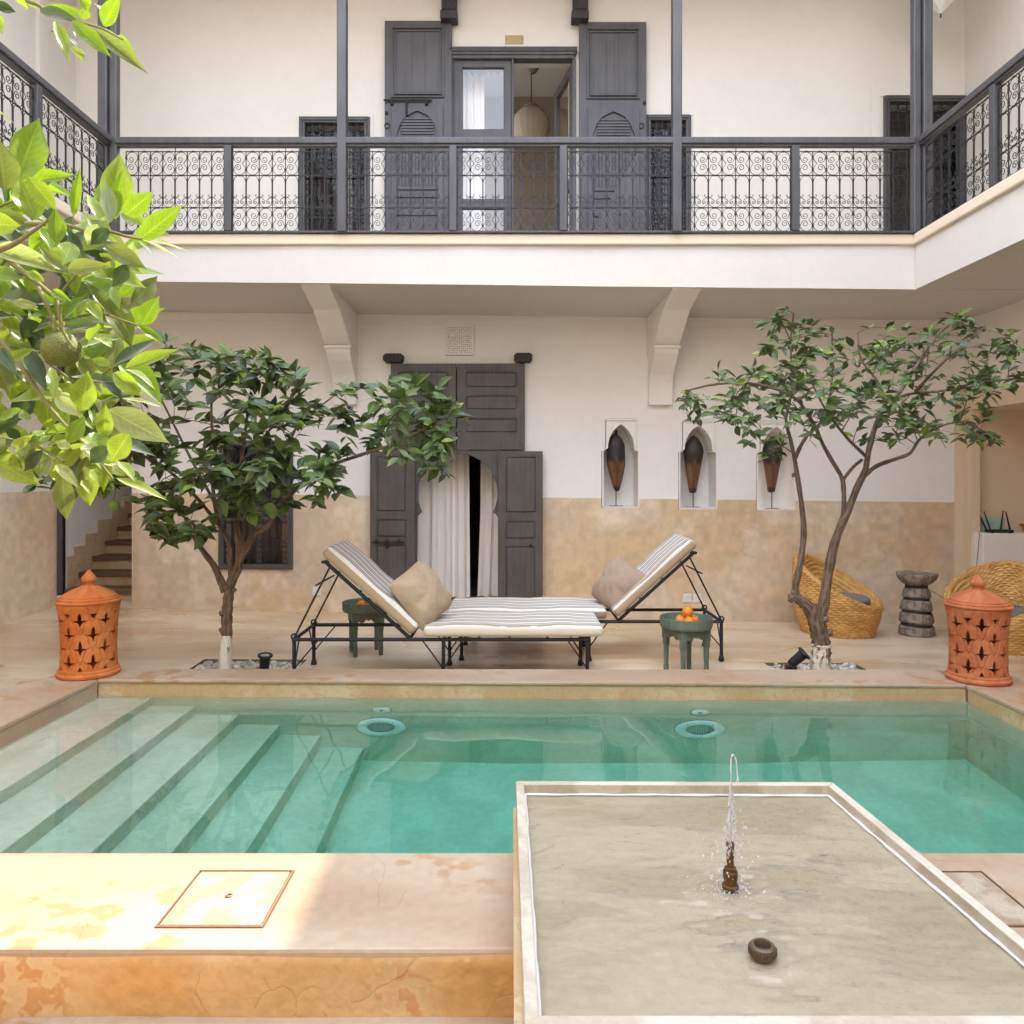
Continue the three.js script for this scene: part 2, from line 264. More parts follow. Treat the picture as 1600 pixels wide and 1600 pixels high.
{ // bark
  const w = 256, h = 512, a = fbm(w, h, 20, 8, 5, 101, 0.6), b = fbm(w, h, 4, 8, 4, 102);
  const bm = grayTex(w, h, (x, y, i) => a[i], 1, 0.5);
  M.bark = std({ color: 0xffffff, roughness: 0.9, map: colorTex(w, h, (x, y, i) => mul3(mix3([0.085, 0.05, 0.03], [0.235, 0.15, 0.09], sm(0.3, 0.7, a[i])), 0.7 + 0.6 * b[i]), 1, 0.5), bumpMap: bm, bumpScale: 0.012 });
  M.barkGrey = std({ color: 0xffffff, roughness: 0.9, map: colorTex(w, h, (x, y, i) => mul3(mix3([0.095, 0.06, 0.04], [0.25, 0.17, 0.12], sm(0.3, 0.7, a[i])), 0.7 + 0.6 * b[i]), 1, 0.5), bumpMap: bm, bumpScale: 0.012 });
  const lime = (lo) => std({ color: 0xffffff, roughness: 0.9, map: colorTex(w, h, (x, y, i) => mix3([0.74, 0.68, 0.58], [0.17, 0.11, 0.075], sm(lo, lo + 0.04, a[i] * 0.5 + b[i] * 0.5)), 1, 0.5), bumpMap: bm, bumpScale: 0.01 });
  M.lime = lime(0.62); M.limeWorn = lime(0.54);
  M.twig = flat(0.13, 0.10, 0.05, 0.8); M.twigGreen = flat(0.19, 0.18, 0.06, 0.7);
}
{ // leaves: paler midrib and veins
  const w = 256, h = 128, no = fbm(w, h, 6, 4, 4, 111), sp = fbm(w, h, 40, 24, 2, 112);
  const t = colorTex(w, h, (x, y, i) => { const u = x / w, v = Math.abs(y / h - 0.5) * 2, rib = sm(0.1, 0.02, v), ve = sm(0.8, 1, Math.cos((u * 9 - v * 2.2) * Math.PI * 2)) * 0.26 * (1 - v * 0.8); return mul3(mix3([1, 1, 0.95], [0.85, 0.62, 0.5], 0.8 * sm(0.72, 0.8, sp[i]) * sm(0.5, 0.62, no[i])), (0.74 + 0.45 * rib + ve) * (0.8 + 0.4 * no[i])); }, 1, 1);
  M.leafMap = t;
  M.leaf = (r, g, b, tr_ = 0.3, coat = 0.5) => new THREE.MeshPhysicalMaterial({ color: rgb(r, g, b), map: t, roughness: 0.93, transmission: tr_, thickness: 0, ior: 1.4, clearcoat: coat, clearcoatRoughness: 0.26, side: THREE.DoubleSide });
  M.treeLeaf = [[0.09, 0.15, 0.025], [0.125, 0.19, 0.028], [0.06, 0.095, 0.028], [0.25, 0.35, 0.03], [0.105, 0.145, 0.055]].map((c) => M.leaf(...c, 0.18, 0.6));
  M.copyLeaf = M.leaf(1, 1, 1, 0.18, 0.6);
  M.sunLeaf = [[0.29, 0.45, 0.015], [0.38, 0.52, 0.03], [0.24, 0.30, 0.05], [0.48, 0.56, 0.17], [0.07, 0.12, 0.03]].map((c) => M.leaf(...c, 0.62, 0.8));
}
M.glass = new THREE.MeshPhysicalMaterial({ color: 0xffffff, roughness: 0.02, transmission: 1, thickness: 0, ior: 1.8 });
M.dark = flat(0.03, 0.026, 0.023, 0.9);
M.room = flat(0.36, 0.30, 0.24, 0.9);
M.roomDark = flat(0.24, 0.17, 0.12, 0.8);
M.cream = std({ color: rgb(0.84, 0.75, 0.62), roughness: 0.75, map: M.white.map, bumpMap: M.white.bumpMap, bumpScale: 0.006 });
M.alcove = std({ color: rgb(0.88, 0.745, 0.575), roughness: 0.75, map: M.white.map, bumpMap: M.white.bumpMap, bumpScale: 0.006 });
M.paneDark = new THREE.MeshPhysicalMaterial({ color: 0xffffff, roughness: 0.02, transmission: 1, thickness: 0, ior: 1.35 });
{ const n = 512, a = fbm(n, n, 5, 5, 5, 201), b = fbm(n, n, 60, 60, 3, 202), cr = cracks(n, n, 5, 260, 31); M.lid = std({ color: 0xffffff, roughness: 0.65, map: colorTex(n, n, (x, y, i) => mul3(mix3([0.36, 0.255, 0.165], [0.47, 0.375, 0.27], sm(0.35, 0.62, a[i])), (0.93 + 0.25 * (b[i] - 0.5)) * (1 - 0.4 * cr[i])), 0.31, 0.31), bumpMap: grayTex(n, n, (x, y, i) => 0.5 * a[i] + 0.3 * b[i] - 0.25 * cr[i], 0.31, 0.31), bumpScale: 0.004 }); }
M.stepWood = flat(0.13, 0.075, 0.04, 0.7);
M.brass = flat(0.36, 0.29, 0.15, 0.45, { metalness: 0.5 });
M.bronze = flat(0.16, 0.085, 0.035, 0.42, { metalness: 0.75 });
M.plastic = flat(0.78, 0.77, 0.73, 0.35);
M.limewash = flat(0.80, 0.79, 0.74, 0.6);
// ------------------------------------------------------------------ the setting
const ZW = 7.4, ZB = 6.19;                                // depth of the back wall, of the balcony front
const XL = -3.2, XR = 3.25, WL = -4.38, WR = 4.36;        // courtyard opening, side walls
const LOFT = 3.3;                                          // upper floor
const soffit = (x) => 2.895 - 0.0107 * x;
const WATER = 0.014, DECK = 0.12;

struct('ground', new THREE.PlaneGeometry(3000, 3000, 1, 1).rotateX(-Math.PI / 2).translate(0, -1.6, 0), flat(0.4, 0.3, 0.2, 0.95), 'sandy ground under and around the whole house', 'ground');

{ // terrace behind the pool: a sheet that falls to the right, left open at the two tree pits
  const pits = [[-2.25, -1.5, 4.93, 5.62], [1.84, 2.5, 4.93, 5.62]];
  const xs = [...new Set([...Array.from({ length: 31 }, (_, i) => -7 + i * 0.5), ...pits.flatMap((p) => [p[0], p[1]])])].sort((a, b) => a - b);
  const zs = [4.75, 4.93, 5.27, 5.62, 6, 6.4, 6.8, 7.2, 7.6, 8.2, 9.2, 10.2];
  const pos = [], uv = [], idx = [];
  for (const z of zs) for (const x of xs) { pos.push(x, floorY(x, z), -z); uv.push(x, -z); }
  for (let j = 0; j < zs.length - 1; j++) for (let i = 0; i < xs.length - 1; i++) {
    const cx = (xs[i] + xs[i + 1]) / 2, cz = (zs[j] + zs[j + 1]) / 2;
    if (pits.some((p) => cx > p[0] && cx < p[1] && cz > p[2] && cz < p[3])) continue;
    const a = j * xs.length + i, c = a + xs.length; idx.push(a, a + 1, c, a + 1, c + 1, c);
  }
  const g = new THREE.BufferGeometry(); g.setAttribute('position', new THREE.Float32BufferAttribute(pos, 3)); g.setAttribute('uv', new THREE.Float32BufferAttribute(uv, 2)); g.setIndex(idx); g.computeVertexNormals();
  struct('terrace_floor', g, M.floor, 'polished beige terrace floor between the pool and the arcaded wall', 'floor');
  const soil = flat(0.24, 0.165, 0.10, 0.95);
  for (const [x0, x1, z0, z1] of pits) {
    const pg = merge([span(x0 - 0.02, x1 + 0.02, -0.11, -0.09, -z0 + 0.02, -z1 - 0.02), span(x0 - 0.02, x0, -0.09, 1, -z0, -z1 - 0.02), span(x1, x1 + 0.02, -0.09, 1, -z0, -z1 - 0.02), span(x0, x1, -0.09, 1, -z1, -z1 - 0.02), span(x0, x1, -0.09, 1, -z0, -z0 + 0.02)]); { const q = pg.attributes.position; for (let i = 0; i < q.count; i++) if (q.getY(i) > 0.5) q.setY(i, floorY(q.getX(i), -q.getZ(i)) - 0.001); }
    struct('tree_pit', pg, soil, x0 < 0 ? 'earth pit of the dense tree left of the loungers' : 'earth pit of the sparse tree right of the loungers', 'tree pit');
    const r = rng(x0 < 0 ? 5 : 6), n = 1100, im = new THREE.InstancedMesh(new THREE.IcosahedronGeometry(1, 1), flat(1, 1, 1, 0.8), n), m = new THREE.Matrix4(), q = new THREE.Quaternion(), e = new THREE.Euler(), c = new THREE.Color();
    for (let i = 0; i < n; i++) { const s = 0.009 + 0.014 * r(); e.set(r() * 0.6, r() * 6, r() * 0.6); q.setFromEuler(e); const bx = lerp(x0 + 0.02, x1 - 0.02, r()), bz = lerp(z0 + 0.02, z1 - 0.02, r()); m.compose(V(bx, floorY(bx, bz) - 0.055 + 0.05 * r(), -bz), q, V(s * (1 + 0.5 * r()), s * 0.7, s)); im.setMatrixAt(i, m); const k = 0.3 + 0.4 * r(); im.setColorAt(i, c.setRGB(k, k * (0.86 + 0.08 * r()), k * (0.68 + 0.15 * r()))); }
    im.name = numbered('pebbles'); scene.add(shade(im)); tag(im, x0 < 0 ? 'pale pebbles around the foot of the dense left tree' : 'pale pebbles around the foot of the sparse right tree', 'pebbles', null, 'stuff');
  }
}
{ // pool shell, steps, coping, decks
  const xl = -2.52, xr = 2.69, zn = 2.52, zfL = 4.68, zfR = 4.556, bot = WATER - 1.04, zf = (x) => lerp(zfL, zfR, (x - xl) / (xr - xl));
  const shell = thing('pool_shell', 'green plastered sunken pool basin with steps along its left side', 'pool'); shell.userData.kind = 'structure';
  const U = (g) => boxUV(g);
  part('pool_floor', U(span(xl - 0.2, xr + 0.2, bot - 0.15, bot, -zn + 0.2, -zfL - 0.2)), M.pool, shell);
  part('pool_wall', U(slab([[xl - 0.15, zfL + 0.0], [xr + 0.15, zfR - 0.0035], [xr + 0.15, zfR + 0.25], [xl - 0.15, zfL + 0.25]], bot, 0.0)), M.pool, shell);
  part('pool_wall', U(span(xl - 0.15, xr + 0.15, bot, 0.0, -zn, -zn + 0.15)), M.pool, shell);
  part('pool_wall', U(span(xl - 0.15, xl, bot, 0.0, -zn, -zfL)), M.pool, shell);
  part('pool_wall', U(span(xr, xr + 0.15, bot, 0.0, -zn, -zfL)), M.pool, shell);
  const ex = [-2.197, -1.924, -1.66, -1.407, -1.158, -0.897], ed = [0.045, 0.2, 0.36, 0.52, 0.69, 0.86];
  ex.forEach((x, i) => { const a = i ? ex[i - 1] : xl; part('pool_step', U(slab([[a - 0.003, zn - 0.002], [x, zn - 0.002], [x, zf(x) + 0.004], [a - 0.003, zf(a) + 0.004]], bot - 0.02, WATER - ed[i], null, 0.006)), M.pool, shell); });
  // water
  const w = 0.006, N = 60, top = surface((u, v) => { const x = lerp(xl - w, xr + w, u), z = lerp(zn - w, zf(x) + w, v); return V(x, WATER + 0.00035 * Math.sin(x * 7 + z * 5) + 0.00022 * Math.sin(x * 13 - z * 17 + 1) + 0.0002 * Math.sin(z * 23 + x * 5), -z); }, N, 40);
  const wb = bot - 0.006, c = (x, z, y) => V(x, y, -z), cor = [[xl - w, zn - w], [xr + w, zn - w], [xr + w, zf(xr + w) + w], [xl - w, zf(xl - w) + w]];
  const water = [top, surface((u, v) => { const x = lerp(xl - w, xr + w, 1 - u); return c(x, lerp(zn - w, zf(x) + w, v), wb); }, N, 40)];
  const sideW = (fn, n) => water.push(surface((u, v) => { const [x, z] = fn(u); return c(x, z, v ? WATER + 0.00035 * Math.sin(x * 7 + z * 5) + 0.00022 * Math.sin(x * 13 - z * 17 + 1) + 0.0002 * Math.sin(z * 23 + x * 5) : wb); }, n, 1));
  sideW((u) => [lerp(xl - w, xr + w, u), zn - w], N);
  sideW((u) => { const x = lerp(xr + w, xl - w, u); return [x, zf(x) + w]; }, N);
  sideW((u) => [xr + w, lerp(zn - w, zf(xr + w) + w, u)], 40);
  sideW((u) => [xl - w, lerp(zf(xl - w) + w, zn - w, u)], 40);
  const wg = mergeVertices(merge(water).deleteAttribute('uv').deleteAttribute('normal'), 1e-5); const wg2 = toCreasedNormals(wg, 0.6);
  const wm = new THREE.MeshPhysicalMaterial({ color: 0xffffff, roughness: 0, transmission: 1, thickness: 1, ior: 1.33, attenuationColor: rgb(0.15, 0.83, 0.75), attenuationDistance: 3.9 });
  struct('pool_water', wg2, wm, 'still turquoise water in the pool, clear over the steps', 'water');
  // coping at the far side, decks at both sides and in front
  const D = (g) => boxUV(g);
  const cop = thing('pool_coping', 'raised lime plaster kerb along the far side of the pool', 'coping'); cop.userData.kind = 'structure';
  part('kerb_top', D(slab([[xl - 0.33, zf(xl)], [xr + 0.42, zf(xr) - 0.012], [xr + 0.42, 4.9], [xl - 0.33, 4.93]], 0.095, DECK, null, 0.008)), M.deck, cop);
  part('kerb_face', D(slab([[xl - 0.002, zf(xl) + 0.004], [xr + 0.002, zf(xr) + 0.004], [xr + 0.42, 4.88], [xl - 0.33, 4.91]], -0.06, 0.1)), M.coping, cop);
  const dl = thing('left_deck', 'ochre plastered walkway along the left end of the pool', 'walkway'); dl.userData.kind = 'structure';
  part('deck_top', D(slab([[-7, zn], [xl, zn], [xl, zf(xl)], [-7, zf(xl)]], 0.09, DECK, null, 0.008)), M.deck, dl);
  part('deck_face', D(span(-4.5, xl - 0.004, -0.3, 0.095, -zn - 0.1, -zfL + 0.006)), M.deck, dl);
  const dr = thing('right_deck', 'pink beige plastered walkway along the right end of the pool', 'walkway'); dr.userData.kind = 'structure';
  part('deck_top', D(slab([[xr, zn], [8, zn], [8, zf(xr) - 0.014], [xr, zf(xr) - 0.014]], 0.09, DECK, null, 0.008)), M.deck, dr);
  part('deck_face', D(span(xr + 0.003, 8, -0.3, 0.095, -zn - 0.003, -zf(xr) + 0.02)), M.coping, dr);
  const df = thing('front_deck', 'broad pale plaster ledge between the pool and the lower floor, half in sunlight', 'ledge'); df.userData.kind = 'structure';
  const lidL = [[-0.972, 2.105], [-0.688, 2.105], [-0.688, 2.397], [-0.972, 2.397]], lidR = [[1.19, 2.11], [1.462, 2.11], [1.462, 2.392], [1.19, 2.392]];
  const grow = (q, d) => [[q[0][0] - d, q[0][1] - d], [q[1][0] + d, q[1][1] - d], [q[2][0] + d, q[2][1] + d], [q[3][0] - d, q[3][1] + d]];
  part('deck_top', D(slab([[-7, 2.0], [8, 2.0], [8, zn - 0.0015], [-7, zn - 0.0015]], 0.06, DECK, [grow(lidL, 0.006), grow(lidR, 0.006)], 0.01)), M.deck, df);
  part('deck_base', D(span(-7, 8, -0.3, 0.058, -2.04, -zn + 0.003)), M.deck, df);
  { // front face, slightly bulging lime render
    const f = surface((u, v) => { const x = lerp(-7, 8, u), y = lerp(-0.08, 0.113, v), b = 0.004 * Math.sin(x * 2.3) + 0.003 * Math.sin(x * 7.1 + y * 9) + 0.012 * Math.pow(1 - v, 6); return V(x, y, -1.992 + b + (v > 0.92 ? -0.014 * (v - 0.92) / 0.08 : 0)); }, 120, 10);
    part('deck_front', boxUV(f), M.ochre, df);
  }
  for (const [q, label, m] of [[lidL, 'square plaster hatch in the sunlit ledge left of the fountain', M.lid], [lidR, 'square plaster hatch in the shaded ledge right of the fountain', M.lid]]) {
    const t = thing('access_hatch', label, 'hatch', [(q[0][0] + q[1][0]) / 2, DECK, -(q[0][1] + q[2][1]) / 2]);
    const wx = q[1][0] - q[0][0], wz = q[2][1] - q[0][1];
    part('lid', boxUV(box(wx - 0.006, 0.03, wz - 0.006, 0, -0.0145, 0, 0.003).translate(q[0][0] + 1.9, 0, -0.9)).translate(-q[0][0] - 1.9, 0, 0.9), m, t);
    const fr = []; for (const s of [-1, 1]) { fr.push(box(0.004, 0.03, wz + 0.012, s * (wx / 2 + 0.0035), -0.0145, 0), box(wx + 0.003, 0.03, 0.004, 0, -0.0142, s * (wz / 2 + 0.0035))); }
    part('frame', fr, flat(0.27, 0.15, 0.08, 0.7), t);
    part('lifting_ring', new THREE.TorusGeometry(0.0085, 0.0022, 6, 16).rotateX(Math.PI / 2).translate(0, 0.003, 0), flat(0.25, 0.2, 0.16, 0.5, { metalness: 0.5 }), t);
  }
  struct('lower_floor', boxUV(span(-8, 8, -0.15, -0.05, -2.2, 6)), M.deck, 'lower ochre floor in front of the pool ledge', 'floor');
}
// lime plaster walls with their dado; all openings are real holes
const niches = [[943, 997, 792], [1063, 1119, 794], [1184.5, 1241, 796]];
{
  const z = ZW, T = 0.3, X_ = (p) => X(p, z), Y_ = (p) => Y(p, z);
  const dadoY = (px) => 770 + (px - 205) * 0.0116;         // the painted line is not level
  const nicheOut = (n, g) => [n[0] - g - 2, n[1] + g, n[2] + 0.5 + g];
  const low = thing('back_wall', 'lower courtyard wall, white lime plaster above a worn beige dado', 'wall'); low.userData.kind = 'structure';
  // dado: polygon with notches for the window, the door and the feet of the niches
  const line = [[221, dadoY(221)], [343, dadoY(343)], [343, 888], [455, 888], [455, dadoY(455)], [640, dadoY(640)], [640, 1000], [788, 1000], [788, dadoY(788)]];
  for (const n of niches) { const [a, b, y] = nicheOut(n, 1.2); line.push([a, dadoY(a)], [a, y], [b, y], [b, dadoY(b)]); }
  line.push([1510, dadoY(1510)]);
  const poly = [...line, [1510, 1000], [800, 1000], [221, 1000]].filter((q, i, all) => !(q[0] === 800));
  part('dado', boxUV(wallPiece(pxPts(fixNotch(poly), z), null, z, T)), M.dado, low);
  function fixNotch(pl) { // the door notch reaches the foot of the wall: split is not needed when the outline runs round it
    return pl.map(([a, b]) => [a, b === 1000 && (a === 640 || a === 788) ? 985 : b]);
  }
  const up = [[221, dadoY(221)], [343, dadoY(343)], [343, 690], [455, 690], [455, dadoY(455)], [620, dadoY(620)], [620, 575], [812, 575], [812, dadoY(812)]];
  for (const n of niches) { const [a, b] = nicheOut(n, 1.2), top = n[2] - 137 - 1.5, sh = n[2] - 87; up.push([a, dadoY(a)], [a, sh], [a + 6, sh - 1], [a + 6, top], [b - 6, top], [b - 6, sh - 1], [b, sh], [b, dadoY(b)]); }
  up.push([1510, dadoY(1510)], [1510, 478], [221, 478]);
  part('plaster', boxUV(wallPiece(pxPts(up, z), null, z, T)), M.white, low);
  const rc = (y0, y1) => new THREE.CylinderGeometry(T / 2, T / 2, y1 - y0, 24, 1, true).translate(X_(221), (y0 + y1) / 2, -z - T / 2);
  part('dado', boxUV(rc(-0.2, Y_(dadoY(221)))), M.dado, low); part('plaster', boxUV(rc(Y_(dadoY(221)), 3)), M.white, low);
  // cornice under the balcony
  const cor = (y0, dy, d) => { const g = span(X_(221), X_(1504), 0, dy, -z + d, -z - 0.02, 0.004); const p = g.attributes.position; for (let i = 0; i < p.count; i++) p.setY(i, p.getY(i) + soffit(p.getX(i)) - y0 - dy); return g; };
  part('cornice', boxUV(cor(-0.004, 0.092, 0.014)), M.white, low);
  part('cornice_edge', boxUV(cor(-0.006, 0.02, 0.03)), M.white, low);
  // upper wall
  const upw = thing('gallery_wall', 'white plaster wall of the upper gallery behind the railing', 'wall'); upw.userData.kind = 'structure';
  const win = [[469, 576, 184, 400], [1011, 1078, 181, 400], [1384, 1508, 151, 400]];
  const out = [[X(118, z), LOFT - 0.3], [X(1508, z), LOFT - 0.3], [X(1508, z), 6.3], [X(118, z), 6.3]];
  part('plaster', boxUV(wallPiece(out, [...win.map(([a, b, c]) => rectPts(X_(a), LOFT + 0.002, X_(b), Y_(c))), rectPts(X_(706), LOFT + 0.002, X_(897), Y_(80))], z, T)), M.upperWhiteDimmed, upw);
  // shallow raised plaster bands round the upper windows
  for (const [a, b, c] of [[463, 583, 178], [996, 1098, 163], [1361, 1507, 133]]) { const d = a < 500 ? 0.012 : 0.008; part('plaster_band', [pbox(a, c, a + (a < 500 ? 6 : 15), 368, z - d, d + 0.01), pbox(a, c, b, c + (a < 500 ? 6 : 17), z - d - 0.001, d + 0.011), ...(b > 1400 ? [] : [pbox(b - (a < 500 ? 6 : 15), c, b, 368, z - d, d + 0.01)])].map((g) => boxUV(g)), M.upperWhiteDimmed, upw); }
}
{ // side walls, left stair passage, right alcove
  const left = thing('left_wall', 'left courtyard wall with a rounded corner and a beige dado', 'wall'); left.userData.kind = 'structure';
  const zc = 7.3, R = 0.32, prof = (y0, y1) => { // wall plane x = WL that rounds off to the left at its end
    return surface((u, v) => { const y = lerp(y1, y0, v); const L1 = 10.2, L2 = R * Math.PI / 2, s = u * (L1 + L2 + 0.5); if (s < L1) return V(WL, y, 2.9 - s); const a = Math.min(Math.PI / 2, (s - L1) / R); const over = Math.max(0, s - L1 - L2); return V(WL - R * (1 - Math.cos(a)) - over, y, 2.9 - L1 - R * Math.sin(a)); }, 160, 4); };
  part('dado', boxUV(prof(-0.3, 1.215)), M.dado, left);
  part('plaster', boxUV(prof(1.215, 2.98)), M.white, left);
  part('masonry', span(WL - 0.9, WL - 0.335, -0.3, 2.97, 2.9, -7.28), M.white, left);
  const st = thing('stair_passage', 'plastered stair passage behind the left end of the wall', 'passage'); st.userData.kind = 'structure';
  const XS = -4.68;
  part('wall', boxUV(span(XS - 0.5, XS, -0.3, 5, -8.06, -11)), M.white, st);
  part('wall', boxUV(span(-6.5, XS - 0.06, -0.3, 3.2, -8.04, -8.3)), M.limewash, st);
  part('wall', boxUV(span(XS - 0.5, -2.6, -0.3, 5.0, -10.6, -10.8)), M.white, st);
  part('wall', boxUV(span(-3.42, -3.2, -0.3, 3.0, -7.72, -10.6)), M.white, st);
  part('door_edge', span(XS - 0.065, XS + 0.012, 0.04, 2.6, -7.98, -8.035, 0.004), M.black, st);
  const dd = [[8.066, -0.2], [8.066, 0.51], [8.19, 0.51], [8.19, 0.6], [8.41, 0.6], [8.41, 0.72], [8.67, 0.72], [8.67, 0.86], [8.97, 0.86], [8.97, 0.99], [9.24, 0.99], [9.24, 1.13], [10.5, 1.13], [10.5, -0.2]];
  part('stepped_dado', boxUV(new THREE.ExtrudeGeometry(shape(dd), { depth: 0.012, bevelEnabled: false }).rotateY(Math.PI / 2).translate(XS, 0, 0)), M.dado, st);
  for (let k = 1; k <= 9; k++) { // each step a rendered riser with a wooden nosing
    const z = 8.0 + 0.265 * k - 0.265, y = 0.177 + (k - 1) * 0.1455, x0 = XS + 0.012, x1 = -3.42;
    const s = part('stair_step', boxUV(span(x0 + 0.003, x1, -0.2, y - 0.05, -z - 0.03, -10.6)), M.coping, st);
    part('wooden_nosing', boxUV(span(x0 + (k === 1 ? 0 : -0.0), x1, y - 0.048, y, -z, -z - 0.29, 0.006)), M.stepWood, s);
  }
  part('ceiling', span(XS - 0.5, -3.2, 2.96, 3.1, -7.7, -10.7), M.white, st);
  const right = thing('right_wall', 'right courtyard wall with a beam over a deep beige alcove', 'wall'); right.userData.kind = 'structure';
  part('plaster', boxUV(span(WR, WR + 0.3, 2.13, 2.97, 2.9, -ZW)), M.white, right);
  part('beam', boxUV(span(WR - 0.006, WR + 0.31, 1.985, 2.13, 2.9, -ZW + 0.002)), M.alcove, right);
  part('pier', boxUV(span(WR - 0.02, WR + 0.07, -0.3, 1.985, -ZW + 0.14, -ZW - 0.1, 0.006)), M.alcove, right);
  part('alcove_wall', boxUV(span(WR - 0.1, 8, -0.3, 2.2, -ZW + 0.02, -ZW - 0.2)), M.alcove, right);
  part('alcove_wall', boxUV(span(7, 7.2, -0.3, 2.2, 2.9, -ZW)), M.alcove, right);
  part('alcove_ceiling', boxUV(span(WR + 0.3, 7.2, 1.99, 2.12, 2.9, -ZW)), M.alcove, right);
  part('low_counter', boxUV(span(WR + 0.005, 6.2, -0.3, 0.825, -7.12, -ZW, 0.012)), M.white, right);
  const gl = thing('gallery_side_wall', 'white left wall of the upper gallery with a shallow pilaster', 'wall'); gl.userData.kind = 'structure';
  part('plaster', boxUV(span(X(118, ZW) - 0.25, X(118, ZW), LOFT - 0.3, 6.3, 2.9, -ZW)), M.upperWhiteDimmed, gl);
  part('pilaster', boxUV(span(X(118, ZW) - 0.02, X(118, ZW) + 0.035, LOFT, 6.1, -6.78, -6.92, 0.004)), M.upperWhiteDimmed, gl);
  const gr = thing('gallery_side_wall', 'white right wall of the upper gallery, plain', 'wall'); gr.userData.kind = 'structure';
  part('plaster', boxUV(span(X(1508, ZW), X(1508, ZW) + 0.25, LOFT - 0.3, 6.3, 2.9, -ZW)), M.upperWhiteDimmed, gr);
}
{ // the galleries: floor slabs on three sides, eaves above
  const g = thing('gallery_floor', 'white balcony slab on three sides with a beige ledge along its edge', 'balcony'); g.userData.kind = 'structure';
  const y1 = 3.215;
  const back = new THREE.BoxGeometry(WR - WL + 0.4, 1, ZW - ZB, 90, 1, 1).translate((WL + WR) / 2, 0.5, -(ZW + ZB) / 2); { const p = back.attributes.position, wv = (x) => 0.005 * Math.sin(x * 2.1 + 1) + 0.003 * Math.sin(x * 5.3) + 0.002 * Math.sin(x * 11.7 + 2); for (let i = 0; i < p.count; i++) { const x = p.getX(i); if (p.getZ(i) > -ZB - 0.01) p.setZ(i, p.getZ(i) + wv(x * 0.8 + 4) * 0.8 - 0.004); p.setY(i, (p.getY(i) > 0.5 ? 0 : wv(x)) + p.getY(i) > 0.5 ? y1 : soffit(Math.max(XL - 0.4, Math.min(XR + 0.4, p.getX(i))))); }  back.computeVertexNormals(); }
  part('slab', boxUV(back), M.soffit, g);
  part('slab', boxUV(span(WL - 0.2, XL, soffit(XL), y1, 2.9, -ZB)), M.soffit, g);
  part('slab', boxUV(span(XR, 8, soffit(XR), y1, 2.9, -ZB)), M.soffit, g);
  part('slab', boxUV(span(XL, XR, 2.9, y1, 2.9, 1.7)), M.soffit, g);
  const led = (poly) => boxUV(slab(poly, y1, LOFT, null, 0.012));
  const o = 0.03;
  part('ledge', led([[XL - 1, ZB - o], [XR + 1, ZB - o], [XR + 1, ZW], [XL - 1, ZW]]), M.cream, g);
  part('ledge', led([[XL - 1, -2.9], [XL + o, -2.9], [XL + o, ZB - o - 0.002], [XL - 1, ZB - o - 0.002]]), M.cream, g);
  part('ledge', led([[XR - o, -2.9], [XR + 1.1, -2.9], [XR + 1.1, ZB - o - 0.002], [XR - o, ZB - o - 0.002]]), M.cream, g);
  const r = thing('gallery_roof', 'overhanging tiled roofs of the galleries round the open courtyard', 'roof'); r.userData.kind = 'structure';
  const tile = flat(0.36, 0.15, 0.07, 0.8);
  part('ceiling', boxUV(span(-6, 8, 6.08, 6.3, -6.0, -7.72)), M.white, r);
  part('ceiling', boxUV(span(-6, XL - 0.1, 6.08, 6.3, 4.5, -6.0)), M.white, r);
  part('ceiling', boxUV(span(XR + 0.05, 8, 6.08, 6.3, 4.5, -6.0)), M.white, r);
  part('eave', [slab([[XL - 0.1, 6.02], [XR + 0.05, 6.02], [XR + 0.05, 6.5], [XL - 0.1, 6.5]], 6.3, 6.62), span(XR + 0.05, XR + 0.4, 6.3, 6.62, 4.5, -6.5), span(XL - 0.45, XL - 0.1, 6.3, 6.62, 4.5, -6.5)], tile, r);
  // the building behind the camera, sunlit, with its tiled parapet
  const b = thing('opposite_facade', 'sunlit white facade across the courtyard with a tiled parapet', 'facade'); b.userData.kind = 'structure';
  part('wall', boxUV(span(-7, 8, -0.3, 6.0, 2.9, 3.2)), M.white, b);
  part('cornice', boxUV(span(-7, 8, 6.0, 6.2, 2.75, 3.2)), M.white, b);
  part('tile_ridge', new THREE.CylinderGeometry(0.3, 0.3, 15, 3).rotateZ(Math.PI / 2).translate(0.5, 6.35, 3.0), tile, b);
}
